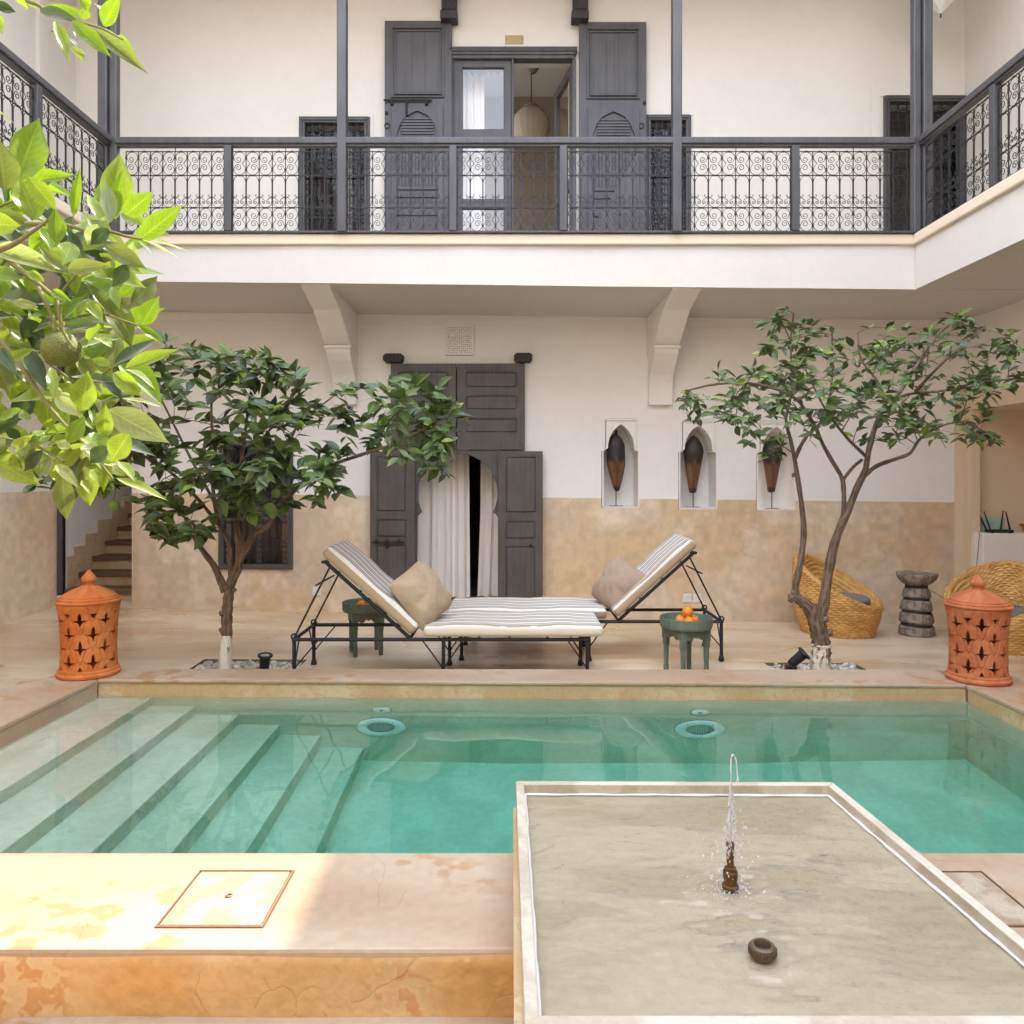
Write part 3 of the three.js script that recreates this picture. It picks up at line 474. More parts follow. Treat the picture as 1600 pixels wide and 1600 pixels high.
// ------------------------------------------------------------------ wrought iron scrolls
const pane = (x0, x1, y0, y1, z) => new THREE.PlaneGeometry(x1 - x0, y1 - y0).translate((x0 + x1) / 2, (y0 + y1) / 2, z);
const PANELW = 0.845, PANELH = 0.64;
function scrollPanel(W, H, n, r = 0.0032) {                 // returns {bars, scrolls}; n cells, lower left corner at the origin
  const b = W / n, bars = [], sc = [], Yh = [0, 0.19 / 0.64 * H, 0.449 / 0.64 * H, H];
  const cv = (pts, x0, y0, w, h, mir, k = 26) => sc.push(sweep(curve(pts.map(([x, y]) => V(x0 + (mir ? 1 - x : x) * w, y0 + y * h, 0)), k), r * 0.85, 4, false));
  const spiral = (cx, cy, r0, a0, turns, dir, w, h) => Array.from({ length: 15 }, (_, i) => { const t = i / 14, a = a0 + dir * turns * 6.283 * t, q = r0 * (1 - 0.78 * t); return [cx + Math.cos(a) * q / w, cy + Math.sin(a) * q / h]; });
  for (let k = 0; k < n; k++) {
    const x0 = k * b, mir = k % 2 === 1;
    for (const [y0, h] of [[0, Yh[1]], [Yh[2], H - Yh[2]]]) {
      const R = b * 0.27;
      const upS = spiral(0.40, 0.67, R, Math.PI, 1.35, 1, b, h).reverse(), loS = spiral(0.40, 0.33, R, Math.PI, 1.35, -1, b, h);
      cv([...upS, [0.05, 0.77], [0.17, 0.91], [0.5, 0.985], [0.83, 0.91], [0.95, 0.76], [0.88, 0.62], [0.70, 0.5], [0.88, 0.38], [0.95, 0.24], [0.83, 0.09], [0.5, 0.015], [0.17, 0.09], [0.05, 0.23], ...loS], x0, y0, b, h, mir, 72);
    }
    const y1 = Yh[1], h2 = Yh[2] - Yh[1];
    cv([[0.03, 0.76], [0.08, 0.87], [0.25, 0.97], [0.5, 1.0], [0.75, 0.97], [0.92, 0.87], [0.97, 0.76]], x0, y1, b, h2, false, 14);
    cv([[0.04, 0.22], [0.12, 0.09], [0.5, 0.005], [0.88, 0.09], [0.96, 0.22]], x0, y1, b, h2, false, 12);
    for (const mm of [false, true]) { cv([...spiral(0.30, 0.17, b * 0.13, -0.3, 1.1, -1, b, h2).reverse(), [0.42, 0.23], [0.22, 0.29], [0.05, 0.345]], x0, y1, b, h2, mm, 22); cv([[0.05, 0.345], [0.16, 0.33], [0.28, 0.36], [0.27, 0.40], [0.2, 0.395]], x0, y1, b, h2, mm, 10); }
    for (const y of Yh) sc.push(box(0.022, 0.011, 0.011, x0 + b / 2, y, 0));
  }
  for (let k = 0; k <= n; k++) {
    const x = k * b; bars.push([x, merge([box(r * 1.9, H, r * 1.9, x, H / 2, 0), box(r * 3, Yh[2] - Yh[1] - 0.09, r * 3, x, (Yh[1] + Yh[2]) / 2 + 0.015, 0), ...[0.24, 0.72].flatMap((f) => [box(0.011, 0.018, 0.011, x, Yh[1] * f, 0), box(0.011, 0.018, 0.011, x, Yh[2] + (H - Yh[2]) * f, 0)]), box(0.013, 0.014, 0.013, x, Yh[1] + 0.078, 0)])]);
  }
  const hor = Yh.map((y, i) => box(W, r * 2, r * 2.2, W / 2, y, 0));
  return { bars: bars.map((q) => q[1]), scrolls: merge(sc), hor: merge(hor) };
}
const panelGeo = scrollPanel(PANELW, PANELH, 8);
function ironPanel(parent, x, y, z, turn, w = PANELW) {
  const p = part('iron_panel', panelGeo.scrolls, M.iron, parent); p.position.set(x, y, z); p.rotation.y = turn; p.scale.x = w / PANELW;
  part('cross_bar', panelGeo.hor, M.iron, p); panelGeo.bars.forEach((g) => part('upright_bar', g, M.iron, p));
  return p;
}
{ // balcony railings: back, left, right
  const z = ZB - 0.035, y0 = LOFT;
  const rb = thing('balcony_railing', 'dark wrought iron railing along the back gallery, between the corner columns', 'railing', [0, 0, 0], 0, 'gallery railings');
  const posts = [190, 357, 535, 708, 880, 1057, 1242, 1424];
  const rail = (g) => g;
  part('handrail', boxUV(merge([span(XL + 0.03, XR - 0.03, y0 + 0.705, y0 + 0.762, -z + 0.04, -z - 0.04, 0.012), span(XL + 0.03, XR - 0.03, y0 + 0.69, y0 + 0.706, -z + 0.025, -z - 0.025, 0.004)])), M.paint, rb);
  part('bottom_rail', boxUV(span(XL + 0.03, XR - 0.03, y0 + 0.001, y0 + 0.018, -z + 0.02, -z - 0.02, 0.003)), M.paint, rb);
  posts.forEach((p, i) => { if (i && i < 7 && i !== 2 && i !== 5) part('post', boxUV(span(X(p - 6, z), X(p + 6, z), y0 + 0.015, y0 + 0.70, -z + 0.03, -z - 0.03, 0.006)), M.paint, rb); });
  for (let i = 0; i < 7; i++) { const a = X(posts[i] + 7, z), b = X(posts[i + 1] - 7, z); ironPanel(rb, a, y0 + 0.016, -z, 0, b - a); part('hanger', span(lerp(a, b, 0.5), lerp(a, b, 0.5) + 0.005, y0 + 0.655, y0 + 0.692, -z, -z - 0.005), M.iron, rb); }
  for (const [s, x, label] of [[-1, XL - 0.02, 'dark wrought iron railing along the left gallery, partly behind leaves'], [1, XR + 0.02, 'dark wrought iron railing along the right gallery, seen at a slant']]) {
    const t = thing('balcony_railing', label, 'railing', [0, 0, 0], 0, 'gallery railings');
    part('handrail', boxUV(merge([span(x - 0.04, x + 0.04, y0 + 0.705, y0 + 0.762, 1.5, -z + 0.042, 0.012), span(x - 0.025, x + 0.025, y0 + 0.69, y0 + 0.706, 1.5, -z + 0.042, 0.004)])), M.paint, t);
    part('bottom_rail', boxUV(span(x - 0.02, x + 0.02, y0 + 0.001, y0 + 0.018, 1.5, -z + 0.042, 0.003)), M.paint, t);
    for (let k = 0; k < 4; k++) { const zz = z - 0.06 - k * 0.9, a = zz - 0.9; part('post', boxUV(span(x - 0.03, x + 0.03, y0 + 0.015, y0 + 0.70, -a + 0.03, -a - 0.03, 0.006)), M.paint, t); ironPanel(t, x, y0 + 0.016, -(a + 0.035), Math.PI / 2, 0.83); }
    for (let k = 4; k < 7; k++) { const a = z - 0.06 - k * 0.9 - 0.9; part('post', boxUV(span(x - 0.03, x + 0.03, y0 + 0.015, y0 + 0.70, -a + 0.03, -a - 0.03, 0.006)), M.paint, t); }
  }
  // columns that carry the eaves
  const G = 'gallery columns';
  const slim = (p, label) => { const t = thing('gallery_column', label, 'column', [X(p, z), LOFT, -z], 0, G); part('shaft', boxUV(merge([box(0.076, 3.02, 0.088, 0, 1.51, 0, 0.012), box(0.1, 0.03, 0.1, 0, 2.98, 0, 0.004)])), M.paint, t); };
  slim(535, 'slender dark column left of the open balcony door'); slim(1057, 'slender dark column right of the open balcony door');
  for (const [x, s, label] of [[XL - 0.02, -1, 'dark paired corner column at the left end of the back railing'], [XR + 0.02, 1, 'dark paired corner column at the right end of the back railing']]) {
    const t = thing('gallery_column', label, 'column', [x, LOFT, -z], 0, G);
    part('shaft', boxUV(box(0.075, 3.02, 0.086, s * 0.042, 1.51, 0.008, 0.012)), M.paint, t);
    part('shaft', boxUV(box(0.06, 3.02, 0.07, -s * 0.034, 1.51, -0.004, 0.012)), M.paint, t);
    part('collar', boxUV(box(0.17, 0.85, 0.09, s * 0.004, 2.6, 0.004, 0.012)), M.paint, t);
  }
}
// plaster brackets under the balcony
function bracket(x, label) {
  const t = thing('balcony_bracket', label, 'bracket', [x, 0, 0], 0, 'plaster brackets under the balcony'), w = 0.235;
  const so = soffit(x);
  const arm = [[7.42, so + 0.02], [6.22, so + 0.02], [6.24, so - 0.01], [6.62, 2.79], [7.04, 2.56], [7.07, 2.54], [7.42, 2.5]];
  const low = [[7.42, 2.537], [7.045, 2.537], [7.065, 2.49], [7.12, 2.43], [7.2, 2.37], [7.27, 2.31], [7.31, 2.25], [7.328, 2.18], [7.33, 2.12], [7.33, 2.04], [7.42, 2.04]];
  const ex = (p, ww, b) => new THREE.ExtrudeGeometry(shape(p), { depth: ww - 2 * b, bevelEnabled: true, bevelSize: b, bevelThickness: b, bevelSegments: 2, bevelOffset: -b }).rotateY(Math.PI / 2).translate(-ww / 2 + b, 0, 0);
  part('arm', boxUV(ex(arm, w, 0.006)), M.white, t); part('corbel', boxUV(ex(low, w - 0.012, 0.006)), M.white, t); part('band', boxUV(span(-w / 2 - 0.008, w / 2 + 0.008, 2.53, 2.556, -7.02, -7.4, 0.005)), M.white, t);
}
bracket(-1.6, 'white plaster bracket under the balcony, above the dense left tree'); bracket(1.42, 'white plaster bracket under the balcony, right of the lower double door');

// moulded leaf: slab of wood with sunk panels
function doorLeaf(parent, name, R, panels, z, m, thick = 0.05, round = 0.008) {
  const rr = (p) => { const [a, b, c, d] = p, q = (n) => n, r = round * F / z, o = []; for (const [cx, cy, a0] of [[c - r, b + r, -90], [c - r, d - r, 0], [a + r, d - r, 90], [a + r, b + r, 180]]) for (let k = 0; k <= 4; k++) { const g = (a0 + k * 22.5) * deg; o.push([cx + r * Math.cos(g), cy + r * Math.sin(g)]); } return o; };
  const t = part(name, boxUV(wallPiece(pxPts([[R[0], R[1]], [R[2], R[1]], [R[2], R[3]], [R[0], R[3]]], z), panels.map((p) => pxPts(rr(p), z)), z, thick, 0.003)), m, parent);
  for (const p of panels) part('sunk_panel', boxUV(merge([pbox(p[0] - 1, p[1] - 1, p[2] + 1, p[3] + 1, z + 0.016, thick - 0.018), pbox(p[0] + 2.2, p[1] + 2.2, p[2] - 2.2, p[3] - 2.2, z + 0.006, 0.02, 0.008)])), m, t);
  return t;
}
{ // the lower double door
  const z = ZW - 0.06, d = thing('double_door', 'tall dark grey double door with an arched wicket standing open', 'door');
  doorLeaf(d, 'upper_leaf', [610.5, 568, 712.6, 703], [[620, 580, 702, 606], [620, 617, 702, 641], [620, 653, 702, 677]], z, M.paintDoor, 0.055, 0.04);
  doorLeaf(d, 'upper_leaf', [714, 568, 820, 703], [[727, 580, 809, 606], [727, 617, 809, 641], [727, 653, 809, 677]], z, M.paintDoor, 0.055, 0.04);
  { // wicket frame with the horseshoe arch
    const c = [714.7, 771], R = 62.7, h = []; for (let k = 0; k <= 28; k++) { const a = (28 - k * (236 / 28)) * deg; h.push([c[0] + R * Math.cos(a), c[1] + R * Math.sin(a)]); }
    const arch = [...h, [656, 803], [651, 808], [650.5, 1005], [778, 1005], [778, 809], [774, 803]];
    part('wicket_frame', boxUV(wallPiece(pxPts([[612, 704], [818, 704], [818, 1010], [612, 1010]], z + 0.012), [pxPts(arch, z + 0.012)], z + 0.012, 0.05, 0.003)), M.paintDoor, d);
  }
  const zl = z - 0.055;
  const L = doorLeaf(d, 'wicket_leaf', [578, 705, 648, 945], [[588, 712, 635, 800], [588, 811, 636, 840], [588, 851, 636, 935]], zl, M.paintDoor, 0.045);
  const Rr = doorLeaf(d, 'wicket_leaf', [778.5, 705, 848, 945], [[789.5, 713, 838, 802], [789.5, 814, 837.5, 843], [789.5, 853, 837, 936]], zl, M.paintDoor, 0.045);
  part('bolt', [rod([X(581, zl), Y(846.5, zl), -zl + 0.015], [X(632, zl), Y(846.5, zl), -zl + 0.015], 0.008), pbox(603, 843, 606, 858, zl - 0.022, 0.02, 0.003), pbox(586, 843, 590, 850, zl - 0.02, 0.02, 0.003), pbox(620, 843, 624, 850, zl - 0.02, 0.02, 0.003)], M.darkWood, L);
  part('knob', [new THREE.SphereGeometry(0.014, 12, 8).translate(X(829, zl), Y(851, zl), -zl + 0.03), rod([X(829, zl), Y(851, zl), -zl - 0.005], [X(829, zl), Y(851, zl), -zl + 0.02], 0.006)], M.darkWood, Rr);
  for (const [a, b, y] of [[598, 630, 552], [803, 832, 551]]) { const oct = (f) => [[a + 4 * f, y], [b - 4 * f, y], [b, y + 3], [b - 1, y + 11], [b - 4, y + 14], [a + 4, y + 14], [a, y + 10], [a, y + 4]]; const p = part('pivot_block', boxUV(wallPiece(pxPts(oct(1), z - 0.03), null, z - 0.03, 0.1, 0.006)), M.darkWood, d); part('pivot', cyl(0.022, 0.022, 0.05, X(a < 700 ? 613.5 : 815.5, z), Y(568, z) + 0.02, -z - 0.02, 12), M.darkWood, p); }
  part('threshold', boxUV(span(X(641, ZW), X(787, ZW), -0.2, 0.085, -ZW + 0.03, -ZW - 0.5, 0.008)), M.coping, d);
  // room behind
  const room = thing('ground_room', 'dim room behind the arched wicket', 'room'); room.userData.kind = 'structure';
  const a = -2.2, b = 2.0, zb = 10.4;
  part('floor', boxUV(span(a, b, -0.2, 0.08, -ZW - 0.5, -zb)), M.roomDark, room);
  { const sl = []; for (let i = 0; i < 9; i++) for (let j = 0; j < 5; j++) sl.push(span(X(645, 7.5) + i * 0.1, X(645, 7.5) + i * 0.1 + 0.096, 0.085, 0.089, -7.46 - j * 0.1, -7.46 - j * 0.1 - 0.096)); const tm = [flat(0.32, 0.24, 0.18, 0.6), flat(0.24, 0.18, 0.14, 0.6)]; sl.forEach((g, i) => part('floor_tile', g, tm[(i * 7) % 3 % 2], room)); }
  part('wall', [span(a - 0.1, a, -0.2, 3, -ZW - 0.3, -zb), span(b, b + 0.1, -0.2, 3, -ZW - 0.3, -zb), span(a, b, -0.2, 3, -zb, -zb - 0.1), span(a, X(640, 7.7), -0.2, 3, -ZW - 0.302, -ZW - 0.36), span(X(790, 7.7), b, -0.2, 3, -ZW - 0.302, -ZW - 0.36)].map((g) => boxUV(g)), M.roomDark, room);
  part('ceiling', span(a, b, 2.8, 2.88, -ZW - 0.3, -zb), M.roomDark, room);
  const ch = thing('dark_chest', 'dark low chest in the dim room, seen between the curtains', 'chest', [X(742, 9.6), 0.08, -9.7]);
  part('body', boxUV(box(1.3, 0.62, 0.4, 0, 0.37, 0, 0.01)), M.darkWood, ch); for (const [x, q] of [[-0.6, -0.15], [0.6, -0.15], [-0.6, 0.15], [0.6, 0.15]]) part('leg', box(0.06, 0.08, 0.06, x, 0.035, q), M.darkWood, ch); part('lid', boxUV(box(1.36, 0.05, 0.46, 0, 0.7, 0, 0.01)), M.darkWood, ch);
}
// curtains: gathered cloth
function drape(x0, x1, yTop, yBot, z, folds, amp, seed, spread = 1) {
  const r = rng(seed), ph = r() * 6, f2 = 1.7 + r();
  return surface((u, v) => { const t = u * folds * Math.PI * 2, wob = 0.25 * Math.sin(v * 2.2 + ph), a = amp * (0.55 + 0.45 * v) , xx = lerp(x0, x1, u) + 0.25 * a * Math.sin(t * 2 + ph); const s = Math.sin(t + wob + ph) + 0.35 * Math.sin(t * f2 + ph * 2 + v); return V(xx + (u - 0.5) * (v - 0.5) * 0.02 * spread, lerp(yTop, yBot, v) + 0.004 * Math.sin(t), -z + a * s); }, 90, 24);
}
{
  const z = 7.76;
  part('linen_curtain', drape(X(644, z), X(733, z), Y(696, z), Y(934, z), z, 4.2, 0.028, 3), M.curtain, tag(thing('door_curtain', 'wide off white linen curtain in the left half of the arched wicket', 'curtain'), 'wide off white linen curtain in the left half of the arched wicket', 'curtain', 'curtains in the lower door'));
  const g = drape(X(750, z), X(784, z), Y(696, z), Y(932, z), z + 0.02, 2.2, 0.022, 8); { const p = g.attributes.position; for (let i = 0; i < p.count; i++) p.setX(i, p.getX(i) - 0.03 * Math.max(0, Y(800, z) - p.getY(i))); g.computeVertexNormals(); }
  part('linen_curtain', g, M.curtain, thing('door_curtain', 'narrow off white linen curtain at the right edge of the arched wicket', 'curtain', [0, 0, 0], 0, 'curtains in the lower door'));
}
{ // the balcony door with its carved shutters
  const z = ZW - 0.02, d = thing('balcony_door', 'grey glazed balcony door with carved shutters folded back on both sides', 'door');
  part('door_frame', boxUV(merge([pbox(702, 72, 902, 79, z - 0.05, 0.1, 0.006), pbox(704, 79, 900, 84.5, z - 0.035, 0.09, 0.006), pbox(706, 84.5, 898, 91, z - 0.02, 0.1, 0.006), pbox(704, 91, 709, 372, z - 0.01, 0.1, 0.004), pbox(894.5, 91, 900, 372, z - 0.01, 0.1, 0.004), pbox(799.5, 91, 803, 372, z - 0.012, 0.1, 0.006)])), M.paint, d);
  { const bead = []; for (let i = 0; i < 64; i++) bead.push(box(0.009, 0.012, 0.012, X(704 + i * 3.1, z), Y(75.5, z - 0.05), -z + 0.052)); part('beading', bead, M.paint, d); }
  { const leaf = part('glazed_leaf', boxUV(wallPiece(pxRect(709.2, 91.2, 799.3, 372, z + 0.02), [pxRect(722, 105, 788, 203, z + 0.02), pxRect(722, 218, 788, 312, z + 0.02), pxRect(722, 326, 788, 368, z + 0.02)], z + 0.02, 0.045, 0.003)), M.paint, d);
    for (const [a, b] of [[105, 203], [218, 312], [326, 368]]) { part('pane', pane(X(720, z), X(790, z), Y(b + 2, z), Y(a - 2, z), -z - 0.045), M.glass, leaf); part('glazing_bead', boxUV(wallPiece(pxRect(720.5, a - 1.5, 789.5, b + 1.5, z + 0.034), [pxRect(723.2, a + 1.2, 786.8, b - 1.2, z + 0.034)], z + 0.034, 0.008)), M.paint, leaf); } }
  { // the open right leaf swings into the room
    const w = 0.63, h = 2.06, g = new THREE.Group(); g.name = 'open_leaf'; d.add(g); g.position.set(X(894, 7.45), LOFT + 0.02, -7.47); g.rotation.y = -(90 - 13) * deg;
    const f = part('leaf_frame', boxUV(wallPiece(rectPts(-w, 0, 0, h), [rectPts(-w + 0.09, 0.95, -0.09, h - 0.09), rectPts(-w + 0.09, 0.36, -0.09, 0.86), rectPts(-w + 0.09, 0.05, -0.09, 0.28)], 0, 0.045, 0.003)), M.paint, g); void f;
    part('pane', [pane(-w + 0.08, -0.08, 0.94, 1.98, -0.02), pane(-w + 0.08, -0.08, 0.35, 0.87, -0.02), pane(-w + 0.08, -0.08, 0.04, 0.29, -0.02)], M.glass, g); }
  for (const s of [0, 1]) {
    const mx = (p) => (s ? 1611 - p : p), q = (a, b, c, e, zz, dd, bev) => (s ? pbox(mx(c), b + 2, mx(a), e + 2, zz, dd, bev) : pbox(a, b, c, e, zz, dd, bev)), zs = z - 0.05;
    const sh = new THREE.Group(); sh.name = 'shutter'; d.add(sh);
    part('board', boxUV(q(601, 32, 706, 370, zs, 0.04, 0.004)), M.paint, sh);
    const frame = (a, b, c, e, t, pr) => [q(a, b, c, b + t, zs - pr, pr + 0.004, 0.003), q(a, e - t, c, e, zs - pr, pr + 0.004, 0.003), q(a, b + t, a + t, e - t, zs - pr + 0.001, pr + 0.004, 0.003), q(c - t, b + t, c, e - t, zs - pr + 0.001, pr + 0.004, 0.003)];
    part('moulding', boxUV(merge([...frame(611, 41, 694, 152, 3, 0.014), ...frame(616, 46, 689, 147, 2.4, 0.02)])), M.paint, sh);
    for (const [a, c] of [[618.6, 644], [644.15, 663], [663.15, 686.6]]) part('panel_board', boxUV(q(a, 49, c, 144.5, zs - 0.006, 0.008, 0.001)), M.paint, sh);
    { const bead = []; for (let i = 0; i < 24; i++) { bead.push(q(612 + i * 3.4, 149.6, 613.6 + i * 3.4, 151.6, zs - 0.018, 0.006), q(612 + i * 3.4, 42, 613.6 + i * 3.4, 44, zs - 0.018, 0.006)); } part('beading', bead, M.paint, sh); }
    // arched lower field with louvres
    const pts = [[612, 166], [692, 166], [692, 366], [612, 366]], ar = [[620, 366], [617.5, 240], [617.5, 222], [620, 206], [626, 191], [635, 180], [646, 174.5], [652, 172], [658, 174.5], [669, 180], [678, 191], [684, 206], [686.5, 222], [686.5, 240], [684, 366]];
    const mp = (l) => pxPts(l.map(([a, b]) => [mx(a), b + (s ? 2 : 0)]), zs - 0.022);
    part('arched_field', boxUV(wallPiece(mp(pts), [mp(ar)], zs - 0.022, 0.024, 0.003)), M.paint, sh);
    for (let i = 0; i < 6; i++) part('louvre', boxUV(q(626, 183 + i * 4.6, 678, 186.4 + i * 4.6, zs - 0.012, 0.014, 0.002)), M.paint, sh);
    part('rail', boxUV(q(620, 213, 684, 219, zs - 0.014, 0.016, 0.002)), M.paint, sh);
    for (let i = 0; i < 11; i++) part('upright_slat', boxUV(q(624 + i * 5.2, 221, 627.6 + i * 5.2, 290, zs - 0.01, 0.012, 0.002)), M.paint, sh);
    part('rail', boxUV(merge([q(620, 290, 684, 296, zs - 0.014, 0.016, 0.002), q(620, 304, 684, 308, zs - 0.014, 0.016, 0.002), q(620, 332, 684, 336, zs - 0.012, 0.014, 0.002)])), M.paint, sh);
    if (!s) part('bolt', [rod([X(600, zs), Y(158, zs), -zs + 0.022], [X(675, zs), Y(158, zs), -zs + 0.022], 0.009), q(633, 156, 637, 180, zs - 0.03, 0.03, 0.004), q(610, 153, 614, 163, zs - 0.026, 0.03, 0.003), q(664, 153, 668, 163, zs - 0.026, 0.03, 0.003)], M.darkWood, sh);
    part('ring_handle', new THREE.TorusGeometry(0.024, 0.004, 6, 20).translate(X(s ? 1002 : 605, zs), Y(197, zs), -zs + 0.01), M.darkWood, sh);
    part('latch', [new THREE.SphereGeometry(0.016, 10, 8).translate(X(mx(604), zs), Y(s ? 161 : 177, zs), -zs + 0.01)], M.darkWood, sh);
    // bracket and pivot above
    const cx = s ? 907.5 : 701.5;
    part('pivot_bracket', boxUV(merge([pbox(cx - 14 + (s ? 0 : 0), 14, cx + 13, 28, zs - 0.09, 0.13, 0.01), pbox(cx - 12, -12, cx + 12, 14, zs - 0.055, 0.1, 0.012), pbox(cx - 14, -60, cx + 14, -12, zs - 0.09, 0.13, 0.02)])), M.darkWood, d);
    part('pivot', cyl(0.024, 0.024, 0.06, X(cx + (s ? -1 : 1), zs), Y(31, zs) + 0.02, -zs - 0.01, 12), M.darkWood, d);
  }
  const room = thing('upper_room', 'beige room behind the open balcony door', 'room'); room.userData.kind = 'structure';
  part('wall', [span(-1.6, 2.2, 2.9, 6.3, -10.0, -10.1), span(-1.7, -1.6, 2.9, 4.1, -7.7, -10), span(-1.7, -1.6, 4.1, 5.7, -7.7, -7.9), span(-1.7, -1.6, 4.1, 5.7, -9.7, -10), span(-1.7, -1.6, 5.7, 6.3, -7.7, -10), span(2.2, 2.3, 2.9, 6.3, -7.7, -10)].map((g) => boxUV(g)), M.room, room);  // gap in the unseen left wall, added to let sky light in
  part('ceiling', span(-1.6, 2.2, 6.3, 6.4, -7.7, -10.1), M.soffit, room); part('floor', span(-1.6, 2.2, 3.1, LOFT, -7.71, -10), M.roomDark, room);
  const bed = thing('wooden_sideboard', 'brown wooden sideboard in the upper room, seen through the open leaf', 'sideboard', [X(850, 9.6), LOFT, -9.75]);
  part('top', boxUV(box(1.1, 0.05, 0.4, 0, 0.78, 0, 0.008)), M.stepWood, bed); part('body', boxUV(box(1.02, 0.6, 0.36, 0, 0.453, 0, 0.008)), M.room, bed); for (const x of [-0.45, 0.45]) for (const q of [-0.14, 0.14]) part('leg', box(0.05, 0.15, 0.05, x, 0.076, q), M.stepWood, bed);
  const zl = 8.7, lamp = thing('pendant_lamp', 'round woven pendant lamp hanging inside the open balcony door', 'lamp', [X(830, zl), Y(198, zl), -zl]);
  const bulge = surface((u, v) => { const a = u * Math.PI * 2, b = v * Math.PI, k = 1 + 0.012 * Math.cos(a * 20), R = 0.215; return V(R * k * Math.sin(b) * Math.cos(a), R * 1.02 * Math.cos(b), R * k * Math.sin(b) * Math.sin(a)); }, 80, 24, true);
  part('shade', bulge, flat(0.46, 0.40, 0.32, 0.9), lamp);
  part('cord', rod([0, 0.2, 0], [0, 0.62, 0], 0.006), M.dark, lamp); part('cap', lathe([[0.0, 0.215], [0.09, 0.208], [0.09, 0.228], [0.02, 0.245], [0, 0.25]], 20), flat(0.4, 0.35, 0.28, 0.9), lamp); part('ceiling_rose', lathe([[0.0, 0.6], [0.06, 0.62], [0.1, 0.68], [0.0, 0.7]], 20), M.room, lamp); part('hook', rod([0, 0.69, 0], [0, 6.3 - Y(198, zl), 0], 0.004), M.dark, lamp);
  part('curtain_cloth', drape(X(723, 7.7), X(757, 7.7), Y(100, 7.7), LOFT + 0.05, 7.7, 3, 0.016, 21), M.curtain, thing('window_curtain', 'white curtain behind the upper glazed leaf of the balcony door', 'curtain'));
  { const n = 9, pts = [[-0.55, 0], [0.02, 0]]; for (let i = 0; i < n; i++) { const w = 0.57 / n, x = 0.02 - i * w; pts.push([x, -0.08], [x - w * 0.5, -0.125], [x - w, -0.08]); } part('cloth', new THREE.ExtrudeGeometry(shape(pts), { depth: 0.004, bevelEnabled: false }).translate(X(790, 7.62), Y(100, 7.62), -7.62), flat(0.62, 0.56, 0.47, 0.95), thing('scalloped_valance', 'scalloped cloth valance at the top of the glazed leaf', 'valance')); }
  part('curtain_cloth', drape(0.02, 0.3, 2.0, 0.05, 0.0, 3.5, 0.012, 23).rotateY(77 * deg).translate(X(884, 7.9), LOFT, -7.62), M.curtain, thing('window_curtain', 'white curtain on the open right leaf of the balcony door', 'curtain'));
  const pl = thing('wall_plaque', 'small brass plaque on the wall above the balcony door', 'plaque'); part('plate', pbox(789.5, 55, 818, 68.5, ZW - 0.008, 0.012, 0.003), M.brass, pl); for (const x of [791.5, 816]) part('screw', new THREE.SphereGeometry(0.005, 8, 6).translate(X(x, ZW), Y(62, ZW), -ZW + 0.008), M.bronze, pl);
}
// grilled windows
function grilleWindow(a, b, y0, y1, label, rows, cells, fr = 8, lower = false) {
  const z = ZW, w = thing('grille_window', label, 'window', [0, 0, 0], 0, 'windows with dark iron grilles');
  const f = (o, t, zz, dd) => [pbox(a + o, y0 + o, b - o, y0 + o + t, zz, dd, 0.004), pbox(a + o, y1 - o - t, b - o, y1 - o, zz, dd, 0.004), pbox(a + o, y0 + o + t, a + o + t, y1 - o - t, zz, dd, 0.004), pbox(b - o - t, y0 + o + t, b - o, y1 - o - t, zz, dd, 0.004)];
  part('frame', boxUV(merge([...f(-2, fr * 0.55, z - 0.025, 0.08), ...f(-2 + fr * 0.55, fr * 0.45, z - 0.012, 0.08)])), lower ? M.paintDoor : M.paint, w);
  { const bead = []; const bx = (x, y) => bead.push(box(0.009, 0.009, 0.01, X(x, z), Y(y, z), -z + 0.026)); for (let x = a; x < b; x += 3.2) { bx(x, y0 + 0.5); bx(x, y1 - 0.5); } for (let y = y0 + 3; y < y1; y += 3.2) { bx(a + 0.5, y); bx(b - 0.5, y); } part('beading', bead, lower ? M.paintDoor : M.paint, w); }
  const X0 = X(a + fr - 2, z), X1 = X(b - fr + 2, z), Y0 = Y(y1 - fr + 2, z), Y1 = Y(y0 + fr - 2, z), h = (Y1 - Y0) / rows, pg = scrollPanel(X1 - X0, h, cells, 0.004);
  for (let k = 0; k < rows; k++) { const p = part('iron_grille', merge([pg.scrolls, pg.hor, ...pg.bars]), M.iron, w); p.position.set(X0, Y0 + k * h, -z - 0.02); }
  part('pane', pane(X0, X1, Y0, Y1, -z - 0.1), M.paneDark, w);
  part('inner_frame', boxUV(merge([span((X0 + X1) / 2 - 0.03, (X0 + X1) / 2 + 0.03, Y0, Y1, -z - 0.11, -z - 0.14)])), M.paint, w);
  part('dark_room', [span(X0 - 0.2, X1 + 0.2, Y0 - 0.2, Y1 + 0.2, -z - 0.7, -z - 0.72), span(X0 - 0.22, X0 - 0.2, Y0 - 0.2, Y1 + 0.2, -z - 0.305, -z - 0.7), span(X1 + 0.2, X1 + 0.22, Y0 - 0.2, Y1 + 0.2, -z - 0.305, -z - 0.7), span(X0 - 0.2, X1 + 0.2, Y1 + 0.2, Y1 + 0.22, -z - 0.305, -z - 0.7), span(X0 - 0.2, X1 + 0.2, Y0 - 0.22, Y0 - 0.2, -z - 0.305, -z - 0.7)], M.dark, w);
}
grilleWindow(343, 455, 690, 888, 'dark grilled window in the dado behind the dense left tree', 2, 8, 8, true);
grilleWindow(469, 576, 184, 372, 'dark grilled window of the gallery left of the balcony door', 2, 8, 9);
grilleWindow(1011, 1078, 181, 372, 'dark grilled window of the gallery right of the balcony door', 2, 6, 8);
grilleWindow(1384, 1508, 151, 372, 'wide dark grilled window at the right end of the gallery', 2, 8, 9);

